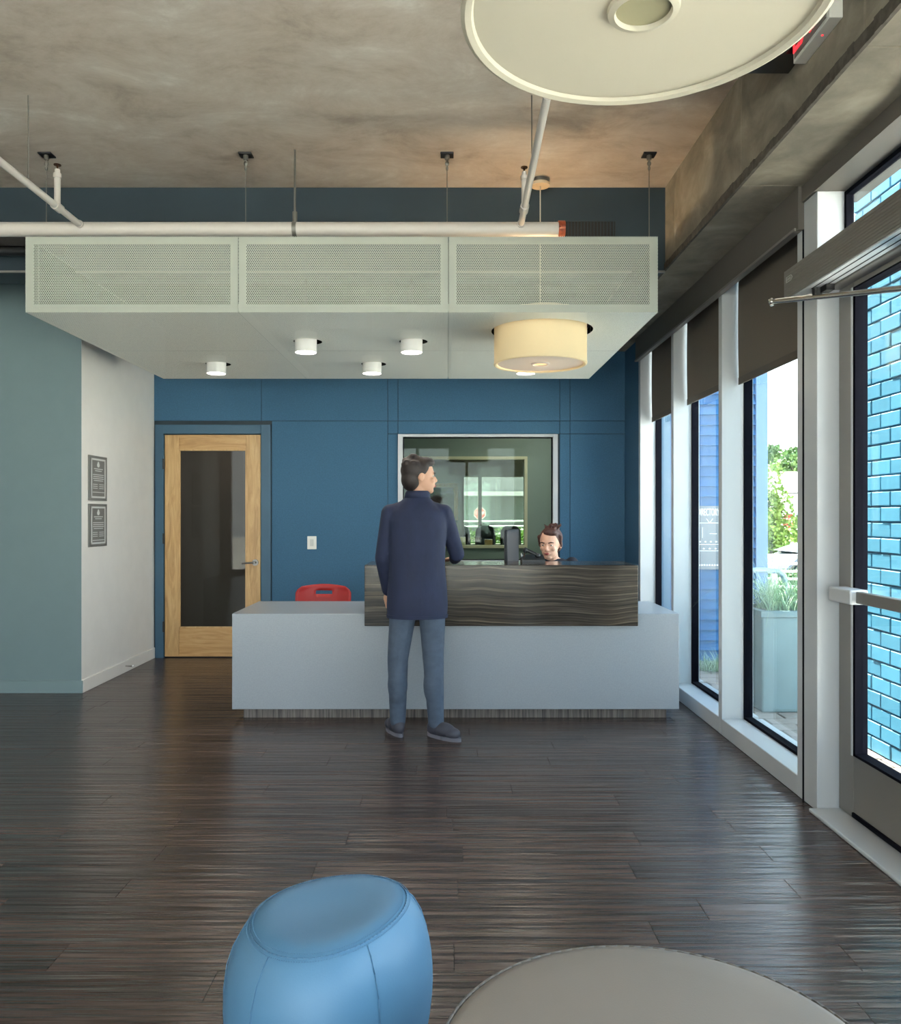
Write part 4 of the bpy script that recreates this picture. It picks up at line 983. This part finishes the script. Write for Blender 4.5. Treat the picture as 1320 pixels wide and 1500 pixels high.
for k in range(26):
    a = random.uniform(0, 2*PI); b = random.uniform(0.2, 1.3)
    q.ball(P(0.078*math.cos(a)*math.cos(b), 0.032+0.09*abs(math.sin(a))*math.cos(b), 0.04+0.085*math.sin(b)), random.uniform(0.014, 0.022), 8, 6)
remeshed(q, 'hair', M['hair'], mn, 0.007, 2)
q = MB()   # hip-length jacket
q.loft([((-0.185, 4.995, 0.735), 0.186, 0.126), ((-0.185, 4.995, 0.80), 0.190, 0.130), ((-0.185, 4.995, 0.90), 0.186, 0.128), ((-0.185, 4.995, 1.04), 0.172, 0.118), ((-0.19, 4.998, 1.18), 0.182, 0.122), ((-0.19, 5.0, 1.32), 0.190, 0.122), ((-0.19, 5.0, 1.385), 0.178, 0.100), ((-0.19, 5.0, 1.43), 0.120, 0.082), ((-0.185, 5.005, 1.475), 0.074, 0.070)], 32)
for e_ in (shl, shr): q.capsule(Vector((-0.187, 5.0, 1.425)), 0.052, e_+Vector((0, 0, -0.002)), 0.056)
for a, b, r0, r1 in ((shl, ell, 0.059, 0.050), (ell, wrl, 0.050, 0.040), (shr, elr, 0.059, 0.050), (elr, wrr+Vector((0.005, -0.02, 0)), 0.050, 0.038)):
    q.capsule(a, r0, b, r1)
jk = remeshed(q, 'jacket', M['navy'], mn, 0.008, 5)
q = MB(); q.loft([((-0.185, 5.005, 1.468), 0.082, 0.078), ((-0.183, 5.005, 1.50), 0.076, 0.074), ((-0.182, 5.005, 1.512), 0.070, 0.068)], 28); q.build('collar', M['navy'], jk, smooth='all')
q = MB(); q.loft([((-0.185, 4.995, 0.728), 0.189, 0.129), ((-0.185, 4.995, 0.748), 0.192, 0.132)], 40); q.build('hem', M['navy'], jk, smooth=True)
q = MB()
q.loft([((-0.18, 5.0, 0.98), 0.15, 0.10), ((-0.18, 5.0, 0.90), 0.168, 0.112), ((-0.18, 5.0, 0.82), 0.172, 0.112)], 28)
for a, b, r0, r1 in ((hpl+Vector((0, 0, -0.05)), knl, 0.090, 0.066), (knl, anl, 0.066, 0.050), (hpr+Vector((0, 0, -0.05)), knr, 0.090, 0.066), (knr, anr, 0.066, 0.050)):
    q.capsule(a, r0, b, r1)
q.ball(knl+Vector((0, -0.02, -0.16)), (0.062, 0.066, 0.13)); q.ball(knr+Vector((0, -0.02, -0.16)), (0.062, 0.066, 0.13))
remeshed(q, 'jeans', M['jeans'], mn, 0.008, 4)
def shoe(an, ang):
    D = Vector((math.cos(ang), math.sin(ang), 0)); S = Vector((-D.y, D.x, 0))
    Mx = Matrix((D, S, Vector((0, 0, 1)))).transposed().to_4x4(); o_ = Vector((an.x, an.y, 0))
    q = MB(); q.ball(o_+D*(-0.01)+Vector((0, 0, 0.055)), (0.055, 0.040, 0.050), 20, 12, M=Mx); q.ball(o_+D*0.07+Vector((0, 0, 0.052)), (0.075, 0.044, 0.046), 20, 12, M=Mx); q.ball(o_+D*0.130+Vector((0, 0, 0.042)), (0.050, 0.044, 0.034), 20, 12, M=Mx)
    q.capsule(o_+Vector((0, 0, 0.06)), 0.040, o_+Vector((0, 0, 0.115)), 0.042)
    so = remeshed(q, 'shoe', M['shoe'], mn, 0.006, 3)
    for v in so.data.vertices:
        v.co.z = max(v.co.z, 0.012)
    q = MB(); pts = []
    for k in range(40):
        t_ = 2*PI*k/40; u = math.cos(t_); v_ = math.sin(t_)
        L = 0.062+0.128*u; wd = 0.043*(1-0.12*(u < 0))*v_
        pts.append(o_+D*L+S*wd+Vector((0, 0, 0.0)))
    q.prism(pts, (0, 0, 0.022)); q.build('sole', M['sole'], so)
    q = MB()
    for k in range(4): c_ = o_+D*(0.035+0.022*k)+Vector((0, 0, 0.088-0.007*k)); q.cone(c_-S*0.026, c_+S*0.026, 0.0028, seg=6)
    q.build('laces', M['sole'], so)
shoe(anl, math.radians(112)); shoe(anr, math.radians(-38))

# seated receptionist
wm = thing('person', (0.806, 6.42, 0), 'person with dark pinned-up hair and black top seated behind the desk', 'person')
hc2 = Vector((0.806, 6.30, 1.140)); yaw2 = math.radians(-24)
q = MB(); P2, Rm2 = head_mesh(q, hc2, yaw2, 1.08, pitch=math.radians(8))
q.capsule(Vector((0.825, 6.39, 1.02)), 0.058, hc2+Vector((0.005, 0.02, -0.04)), 0.052)
q.loft([((0.82, 6.46, 0.47), 0.17, 0.12), ((0.82, 6.46, 0.62), 0.14, 0.10), ((0.82, 6.43, 0.82), 0.15, 0.10), ((0.822, 6.41, 0.975), 0.15, 0.075), ((0.825, 6.40, 1.03), 0.06, 0.05)])
sl, sr = Vector((0.650, 6.41, 0.975)), Vector((0.995, 6.42, 0.975)); el, er = Vector((0.60, 6.27, 0.755)), Vector((1.04, 6.28, 0.755)); wl2, wr2 = Vector((0.66, 6.05, 0.745)), Vector((0.95, 6.05, 0.745))
kl, kr = Vector((0.72, 6.02, 0.50)), Vector((0.93, 6.02, 0.50)); al, ar = Vector((0.72, 6.06, 0.09)), Vector((0.93, 6.06, 0.09))
for a, b, r0, r1 in ((sl, el, 0.042, 0.036), (el, wl2, 0.036, 0.025), (sr, er, 0.042, 0.036), (er, wr2, 0.036, 0.025)): q.capsule(a, r0, b, r1)
hand(q, wl2, (0.25, -1, -0.1), (1, 0.2, 0), 0.92, 0.25); hand(q, wr2, (-0.25, -1, -0.1), (-1, 0.2, 0), 0.92, 0.25)
body2 = remeshed(q, 'body', M['skin'], wm, 0.005, 2)
face_details(body2, P2, Rm2, 1.08, M['hair_b'])
q = MB()
q.ball(P2(0, 0.030, 0.036), (0.090, 0.104, 0.090), 28, 18, M=Rm2); q.ball(P2(0, 0.055, -0.015), (0.082, 0.066, 0.075), 20, 12, M=Rm2)
q.ball(P2(0.015, -0.035, 0.088), (0.056, 0.046, 0.030), 20, 12, M=Rm2); q.ball(P2(0.02, 0.040, 0.112), (0.048, 0.045, 0.032), 18, 12, M=Rm2)
for k in range(22):
    a = random.uniform(0, 2*PI); rr = random.uniform(0.01, 0.05)
    p0 = P2(0.01+rr*math.cos(a), 0.03+rr*math.sin(a), 0.105); p1 = P2(0.01+1.5*rr*math.cos(a+0.4), 0.03+1.5*rr*math.sin(a+0.4), random.uniform(0.122, 0.142)); q.capsule(p0, 0.010, p1, 0.006, 6)
for sx_ in (-1, 1): q.capsule(P2(sx_*0.080, -0.005, 0.05), 0.015, P2(sx_*0.080, 0.005, -0.02), 0.009, 8)
remeshed(q, 'hair', M['hair_b'], wm, 0.006, 2)
q = MB()
q.loft([((0.82, 6.46, 0.47), 0.185, 0.135), ((0.82, 6.46, 0.62), 0.16, 0.12), ((0.82, 6.43, 0.82), 0.175, 0.122), ((0.822, 6.415, 0.945), 0.185, 0.10), ((0.822, 6.41, 1.0), 0.14, 0.082), ((0.824, 6.41, 1.018), 0.10, 0.07)], 30)
for a, b, r0, r1 in ((sl, el, 0.056, 0.046), (el, wl2+Vector((0, 0.05, 0)), 0.046, 0.036), (sr, er, 0.056, 0.046), (er, wr2+Vector((0, 0.05, 0)), 0.046, 0.036)): q.capsule(a, r0, b, r1)
remeshed(q, 'top', M['black_top'], wm, 0.008, 4)
q = MB()
for h_, k_, a_ in ((Vector((0.76, 6.42, 0.51)), kl, al), (Vector((0.89, 6.42, 0.51)), kr, ar)): q.capsule(h_, 0.085, k_, 0.06); q.capsule(k_, 0.058, a_, 0.045)
remeshed(q, 'trousers', M['black_top'], wm, 0.010, 3)
for a_ in (al, ar):
    q = MB(); q.ball((a_.x, a_.y-0.045, 0.042), (0.04, 0.115, 0.040)); q.build('shoe', M['black'], wm, smooth='all')
st = thing('desk_stool', (0.825, 6.47, 0), 'grey padded stool under the person seated behind the desk', 'stool')
q = MB(); q.lathe([(0.18, 0.35), (0.20, 0.37), (0.20, 0.395), (0.17, 0.408), (0.01, 0.41)], (0.825, 6.47, 0), 40); q.build('seat', M['shade'], st, smooth=True)
MB().cone((0.825, 6.47, 0.05), (0.825, 6.47, 0.36), 0.025).build('column', M['steel'], st, smooth=True)
for k in range(5):
    a = 2*PI*k/5+0.3; MB().cone((0.825, 6.47, 0.06), (0.825+0.24*math.cos(a), 6.47+0.24*math.sin(a), 0.03), 0.016, 0.012).build('leg', M['black_steel'], st)
    MB().ball((0.825+0.24*math.cos(a), 6.47+0.24*math.sin(a), 0.022), 0.022).build('caster', M['black'], st, smooth='all')

# ------------------------------------------------------------------ outside
pv = struct('ground_paving')
MB().box((1.95, YR-12, -0.10), (9.0, 9.3, -0.012)).build('paving_bed', M['joint'], pv)
k = 0; py0 = 4.2
pw_, pl2 = 0.30, 0.15
for r in range(22):
    y = py0+r*pl2
    x = 1.97-(0.15 if r % 2 else 0)
    while x < 3.35:
        a = max(1.97, x); b = x+pw_
        if b-a > 0.05: 
            MB().box((a+0.004, y+0.004, -0.012), (b-0.004, y+pl2-0.004, random.uniform(-0.002, 0.002)), bev=0.004, seg=1).build('paver', M['paver'], pv)
        x += pw_
q = MB(); q.box((3.36, YR-12, -0.012), (9.0, 9.3, 0.0)); q.box((1.95, YR-12, -0.012), (3.36, 4.2, 0)); q.box((XL-6, YR-12, -0.10), (1.95, YR-0.16, 0.0)); q.build('paving_field', M['asphalt'], pv)
gd = struct('ground_street')
q = MB(); q.box((-6, 13.2, -0.8), (60, 30, -0.7)); q.box((3.0, 9.3, -0.8), (60, 13.2, -0.7)); q.box((-20, 30, -1.3), (90, 120, -1.2)); q.box((9.0, -40, -0.8), (60, 9.3, -0.7)); q.box((-60, -60, -0.8), (60, -15.1, -0.7))
q.build('street_surface', M['asphalt'], gd)

# cyan brick pier in front of the entrance
cy = thing('brick_pier', (2.85, 4.65, 0), 'cyan blue painted brick pier outside the entrance door', 'wall')
MB().box((2.712, 4.0, 0), (3.0, 5.30, 4.4)).build('pier_core', M['cyan_mortar'], cy)
bl, bhh = 0.2, 0.088
qb = MB(); qb.box((0, 0, 0), (0.014, bl-0.008, bhh-0.008), bev=0.004, seg=1); bmesh_ = bpy.data.meshes.new('brick'); qb.bm.to_mesh(bmesh_); qb.bm.free(); bmesh_.materials.append(M['cyan'])
qh = MB(); qh.box((0, 0, 0), (0.014, bl/2-0.008, bhh-0.008), bev=0.004, seg=1); bmesh_h = bpy.data.meshes.new('brick'); qh.bm.to_mesh(bmesh_h); qh.bm.free(); bmesh_h.materials.append(M['cyan'])
for r in range(40):
    y = 4.3; first = r % 2 == 1
    if first:
        o = bpy.data.objects.new('brick', bmesh_h); o.location = Vector((2.70+random.uniform(-0.002, 0.002), y+0.006, r*bhh+0.006))-cy.location; col.objects.link(o); o.parent = cy; y += bl/2
    while y < 5.29:
        half = y+bl > 5.31
        o = bpy.data.objects.new('brick', bmesh_h if half else bmesh_); o.location = Vector((2.70+random.uniform(-0.002, 0.002), y+0.006, r*bhh+0.006))-cy.location; col.objects.link(o); o.parent = cy; y += bl/2 if half else bl
MB().box((2.70, 4.0, 3.525), (2.712, 5.30, 4.4)).build('upper_band', M['cyan'], cy)

cy.location = (2.60, 4.20, 0)

# blue lap siding wing
sd_ = thing('siding_wall', (2.45, 7.7, 0), 'cobalt blue lap sided wall outside the far windows', 'wall')
MB().box((1.99, 7.58, 0), (2.93, 8.6, 4.0)).build('wall_core', M['siding'], sd_)
pit = 0.096
for k in range(41):
    z = k*pit; MB().prism([(1.99, 7.58, z), (1.99, 7.538, z), (1.99, 7.574, z+pit-0.002), (1.99, 7.58, z+pit-0.002)], (0.90, 0, 0)).build('siding_board', M['siding'], sd_)
MB().box((2.89, 7.535, 0), (3.00, 8.62, 4.0), bev=0.003, seg=1).build('corner_trim', M['siding_trim'], sd_)
dsn = thing('directory_sign', (2.5, 7.53, 0.85), 'pale grey DIRECTORY board on the blue siding outside the window', 'sign')
dx0, dx1 = X(1016, 7.53), X(1062, 7.53)
dz0, dz1 = H(834, 7.53), H(741, 7.53)
MB().box((dx0, 7.52, dz0), (dx1, 7.54, dz1), bev=0.002, seg=1).build('board', M['dirsign'], dsn)
text('heading', 'DIRECTORY', 0.095, ((dx0+dx1)/2-0.012, 7.516, dz1-0.062), Euler((PI/2, 0, 0)), M['dirtext'], dsn, 0.002, sxy=0.40)
q = MB(); xm = (dx0+dx1)/2; yq = 7.518
def ln(x0, z0, x1, z1, w_=0.0025): q.cone((x0, yq, z0), (x1, yq, z1), w_, seg=4)
for (a, b, c_, d) in ((dx0+0.03, dz1-0.16, dx1-0.03, dz1-0.16), (dx0+0.03, dz1-0.36, dx1-0.03, dz1-0.36), (dx0+0.03, dz1-0.16, dx0+0.03, dz1-0.36), (dx1-0.03, dz1-0.16, dx1-0.03, dz1-0.36), (dx0+0.02, dz1-0.42, dx1-0.02, dz1-0.42), (xm, dz1-0.16, xm-0.03, dz1-0.12), (xm, dz1-0.16, xm+0.03, dz1-0.12), (dx0+0.08, dz1-0.2, dx0+0.08, dz1-0.3), (xm, dz1-0.26, dx1-0.08, dz1-0.26)): ln(a, b, c_, d)
for k in range(5): ln(dx0+0.05+k*0.05, dz1-0.335, dx0+0.065+k*0.05, dz1-0.335, 0.006); ln(dx0+0.03+k*0.055, dz1-0.40, dx0+0.045+k*0.055, dz1-0.40, 0.006)
for k in range(11): ln(dx0+0.02+k*0.024, dz0+0.04, dx0+0.034+k*0.024, dz0+0.04, 0.007)
q.build('plan_drawing', M['dirtext'], dsn, kind='stuff')

def foliage(c, rad, n, leaf, m, name='foliage', par=None, clumps=14):
    bm = bmesh.new(); cs = []
    for k in range(clumps):
        v = Vector((random.gauss(0, 1), random.gauss(0, 1), random.gauss(0, 1))).normalized()*random.uniform(0.3, 0.85)
        cs.append((Vector((v.x*rad[0], v.y*rad[1], v.z*rad[2])), random.uniform(0.25, 0.5)))
    for k in range(n):
        cc, rr = random.choice(cs)
        v = Vector((random.gauss(0, 1), random.gauss(0, 1), random.gauss(0, 1))).normalized()*rr*random.uniform(0.6, 1.0)
        p = Vector(c)+cc+Vector((v.x*rad[0], v.y*rad[1], v.z*rad[2]))
        a = Vector((random.gauss(0, 1), random.gauss(0, 1), random.gauss(0, 1))).normalized()*leaf; b = a.cross(Vector((random.gauss(0, 1), random.gauss(0, 1), random.gauss(0, 1)))).normalized()*leaf*0.6
        bm.faces.new([bm.verts.new(p-a), bm.verts.new(p+b), bm.verts.new(p+a), bm.verts.new(p-b)])
    q = MB(); q.bm.free(); q.bm = bm; return q.build(name, m, par, kind='stuff')
# planter with drooping grass
pt = thing('concrete_planter', (2.42, 5.8, 0), 'tall grey green concrete planter outside the window nearest the door', 'planter')
px0, px1, pya, pyb = 2.17, 2.66, 5.55, 6.05
q = MB(); q.box((px0, pya, 0.0), (px1, pyb, 0.66), bev=0.012); q.build('pot', M['planter'], pt)
q = MB(); e = 0.035; q.box((px0-0.01, pya-0.01, 0.66), (px1+0.01, pya+e, 0.70)); q.box((px0-0.01, pyb-e, 0.66), (px1+0.01, pyb+0.01, 0.70)); q.box((px0-0.01, pya+e, 0.66), (px0+e, pyb-e, 0.70)); q.box((px1-e, pya+e, 0.66), (px1+0.01, pyb-e, 0.70)); q.build('rim', M['planter'], pt)
MB().box((px0+e, pya+e, 0.66), (px1-e, pyb-e, 0.685)).build('soil', M['soil'], pt)
def grass(c, n, L, lab, spread=0.2, group=None):
    t = thing('ornamental_grass', c, lab, 'grass', group)
    bm = bmesh.new(); c = Vector(c)
    for k in range(n):
        a = random.uniform(0, 2*PI); b0 = Vector((random.uniform(-spread, spread), random.uniform(-spread, spread), 0))*0.8
        l = L*random.uniform(0.6, 1.25); d = Vector((math.cos(a), math.sin(a), 0)); side = Vector((-d.y, d.x, 0))*0.0028; out = random.uniform(0.3, 1.0)
        prev = None
        for s_ in range(7):
            u = s_/6; p = b0 + d*(l*out*u) + Vector((0, 0, l*(1.1*u-1.25*u*u*out)))
            w_ = side*(1-u*0.85); v1 = bm.verts.new(p-w_); v2 = bm.verts.new(p+w_)
            if prev: bm.faces.new((prev[0], prev[1], v2, v1))
            prev = (v1, v2)
    q = MB(); q.bm.free(); q.bm = bm; q.build('blades', M['grass'], t, local=True, kind='stuff')
grass((2.42, 5.80, 0.685), 420, 0.52, 'clump of arching pale grass growing in the concrete planter')
grass((2.32, 7.08, 0.0), 160, 0.26, 'low grass clump on the ground before the blue siding', 0.12)
# bike rack tube
ub = thing('bike_rack', (X(1136, 7.0), 7.0, 0), 'blue grey tubular bike rack between planter and white railing', 'rack')
x0, x1 = X(1127, 7.0), X(1151, 7.0)-0.0; x0 -= 0.10
pts = [(x0-0.25, 7.0, 0), (x0-0.25, 7.0, 0.80), (x0-0.19, 7.0, 0.87), (x0, 7.0, 0.885), (x1-0.07, 7.0, 0.875), (x1-0.02, 7.0, 0.84), (x1+0.0, 7.0, 0.76), (x1+0.02, 7.0, 0.0)]
MB().tube([Vector(p) for p in pts], 0.024, 14).build('tube', M['urack'], ub, smooth=True)
# white guard rail
gr = thing('guard_railing', (4.0, 9.0, 0), 'white horizontal bar guard railing at the edge of the paving', 'railing')
for k in range(7):
    MB().cone((3.05, 9.0, 0.905-k*0.085), (7.5, 9.0, 0.905-k*0.085), 0.014 if k else 0.024, seg=10).build('rail', M['rail'], gr, smooth=True)
for x in (3.09, X(1134, 9.0), 4.65, 5.8, 7.0): MB().box((x-0.028, 8.97, 0), (x+0.028, 9.03, 0.92)).build('post', M['rail'], gr)
hq = thing('low_hedge', (4.4, 10.6, -0.7), 'dark green clipped hedge just behind the white guard railing', 'hedge')
MB().box((3.2, 10.4, -0.7), (5.6, 10.9, 0.42)).build('hedge_core', M['leaf_d'], hq)
foliage((4.45, 10.6, 0.40), (1.15, 0.32, 0.24), 5000, 0.03, M['leaf_d'], 'leaves', hq, 36)
# car
cr = thing('parked_car', (8.0, 16.0, -0.7), 'silver blue parked car beyond the white railing', 'car')
q = MB(); c0 = 5.6
side_p = [(0.0, 0.35), (0.05, 0.62), (0.35, 0.80), (1.15, 0.93), (4.1, 0.95), (4.45, 0.85), (4.5, 0.40), (4.3, 0.28), (0.2, 0.28)]
q.prism([(c0+a, 15.2, -0.7+b) for a, b in side_p], (0, 1.7, 0)); bmesh.ops.bevel(q.bm, geom=list(q.bm.edges), offset=0.05, segments=2, affect='EDGES'); q.build('body', M['car'], cr, smooth=True)
cab = [(0.75, 0.90), (1.25, 1.32), (1.7, 1.46), (2.9, 1.50), (3.6, 1.36), (4.2, 0.93)]
q = MB(); q.prism([(c0+a, 15.3, -0.7+b) for a, b in cab], (0, 1.5, 0)); bmesh.ops.bevel(q.bm, geom=list(q.bm.edges), offset=0.06, segments=2, affect='EDGES'); q.build('glasshouse', M['carglass'], cr, smooth=True)
q = MB(); q.prism([(c0+1.22, 15.28, -0.7+1.34), (c0+1.68, 15.28, -0.7+1.49), (c0+2.9, 15.28, -0.7+1.53), (c0+3.6, 15.28, -0.7+1.39), (c0+2.9, 15.28, -0.7+1.46), (c0+1.7, 15.28, -0.7+1.42)], (0, 1.54, 0)); q.build('roof', M['car'], cr)
q = MB()
for a in (0.72, 1.95, 3.1, 4.18): 
    a2 = {0.72: 1.26, 1.95: 1.95, 3.1: 3.1, 4.18: 3.62}[a]; q.cone((c0+a, 15.27, -0.7+0.93), (c0+a2, 15.29, -0.7+1.42), 0.03, seg=8)
q.build('pillars', M['car'], cr)
for a in (0.9, 3.6):
    for y in (15.25, 16.85): MB().cone((c0+a, y-0.1, -0.36), (c0+a, y+0.1, -0.36), 0.33, seg=28).build('wheel', M['tyre'], cr, smooth=True)
# stop sign
def stop_sign(x, y, h, w_, zg, lab, face=-1):
    t = thing('stop_sign', (x, y, zg), lab, 'sign'); r = w_/2/math.cos(PI/8)
    oct_ = lambda rr, yy: [(x+rr*math.cos(PI/8+k*PI/4), yy, h+rr*math.sin(PI/8+k*PI/4)) for k in range(8)]
    q = MB(); q.prism(oct_(r, y), (0, 0.01, 0)); q.build('border', M['rail'], t)
    q = MB(); q.prism(oct_(r*0.92, y-0.004), (0, 0.004, 0)); q.build('plate', M['stop'], t)
    text('stop_letters', 'STOP', w_*0.42, (x, y-0.006, h), Euler((PI/2, 0, 0)), M['rail'], t, 0.001, sxy=0.78)
    MB().cone((x, y+0.04, zg), (x, y+0.04, h+w_*0.5), 0.035).build('post', M['yellow'], t)
stop_sign(X(1156, 40), 40, H(763, 40), 0.75, -1.2, 'red STOP sign on a yellow post across the street')
# white building
wbld = thing('white_building', (24, 56, -1.2), 'long white low building across the street', 'building')
MB().box((10, 52, -1.2), (40, 62, H(697, 52))).build('wall', M['white_bldg'], wbld)
MB().box((9.7, 51.7, H(697, 52)), (40.3, 62.3, H(697, 52)+0.25)).build('roof', M['white_bldg'], wbld)
for k in range(8): MB().box((12.0+k*2.6, 51.95, 0.9), (13.6+k*2.6, 52.0, 1.5)).build('window', mat('pale_window_glass', srgb(170, 196, 200), 0.2), wbld)
MB().box((10, 51.96, H(723, 52)), (40, 52.0, H(723, 52)+0.06)).build('ledge', M['roof_grey'], wbld)
# trees
def tree(x, y, zg, h, rad, n, leaf, m, lab, group=None, nm='tree'):
    t = thing(nm, (x, y, zg), lab, 'tree', group); zc = zg+h-rad[2]
    q = MB(); q.cone((x, y, zg), (x+0.1, y, zc), rad[0]*0.10, rad[0]*0.05, 10)
    for k in range(5):
        a = 2*PI*k/5; q.cone((x+0.05, y, zc-rad[2]*0.5), (x+rad[0]*0.5*math.cos(a), y+rad[1]*0.5*math.sin(a), zc+rad[2]*0.2), rad[0]*0.04, rad[0]*0.015, 7)
    q.build('trunk', M['trunk'], t, smooth=True)
    foliage((x, y, zc), rad, n, leaf, m, 'crown', t, 18)
tree(X(1128, 30), 30, -1.2, 4.3, (0.95, 0.9, 1.9), 3500, 0.09, M['leaf'], 'slender light green tree beside the stop sign')
tree(X(1176, 36), 36, -1.2, 2.6, (0.8, 0.8, 1.2), 2500, 0.09, M['leaf'], 'low leafy bush tree at the right of the stop sign')
for k, (px, top, yy) in enumerate(((1100, 646, 92), (1128, 640, 78), (1150, 650, 86), (1172, 643, 72), (1200, 648, 98))):
    z1 = H(top, yy); tree(X(px, yy), yy, -1.2, z1+1.2, (2.6, 2.5, 3.2), 3600, 0.24, M['leaf_d'], ['round green tree behind the blue corner trim', 'tallest bright green tree above the white building', 'round green tree above the middle of the white building', 'green tree above the white building at the window edge', 'green tree behind the near window mullion'][k], 'trees above the white building')
# stand-ins for the scene reflected in the office window, built beyond it
gb = thing('grey_roof_building', (0.8, 26, -0.7), 'low building with pale grey roof standing in for a reflection in the office window', 'building')
MB().box((-6, 26, -0.7), (5.2, 27.5, 2.1)).build('wall', mat('dark_green_grey_wall', srgb(52, 56, 50), 0.8), gb)
MB().prism([(-6.3, 25.5, 2.05), (5.5, 25.5, 2.05), (5.5, 27.5, 4.2), (-6.3, 27.5, 4.2)], (0, 0.1, 0.12)).build('roof', M['roof_grey'], gb)
MB().box((-6.3, 25.45, 1.98), (5.5, 25.55, 2.12)).build('gutter', M['alu_grey'], gb)
hg = thing('hedge', (0.6, 14.6, -0.7), 'bright green hedge standing in for foliage reflected in the office window', 'hedge')
MB().box((-1.4, 14.3, -0.7), (2.4, 14.9, 0.9)).build('hedge_core', M['leaf_d'], hg)
foliage((0.5, 14.6, 0.85), (1.9, 0.35, 0.34), 6000, 0.035, M['leaf'], 'leaves', hg, 40)
rl = thing('handrail', (0.6, 14.2, -0.7), 'white handrail standing in for a railing reflected in the office window', 'railing')
for z in (1.24, 1.15): MB().cone((-1.2, 14.15, z), (2.4, 14.15, z+0.03), 0.014, seg=8).build('rail', M['rail'], rl)
for x in (-1.0, 0.2, 1.4): MB().cone((x, 14.15, -0.7), (x, 14.15, 1.25), 0.018, seg=8).build('post', M['rail'], rl)
stop_sign(X(703, 18), 18, H(752, 18), 0.26, -0.7, 'small red STOP sign standing in for one reflected in the office window')
print('planks', np_)
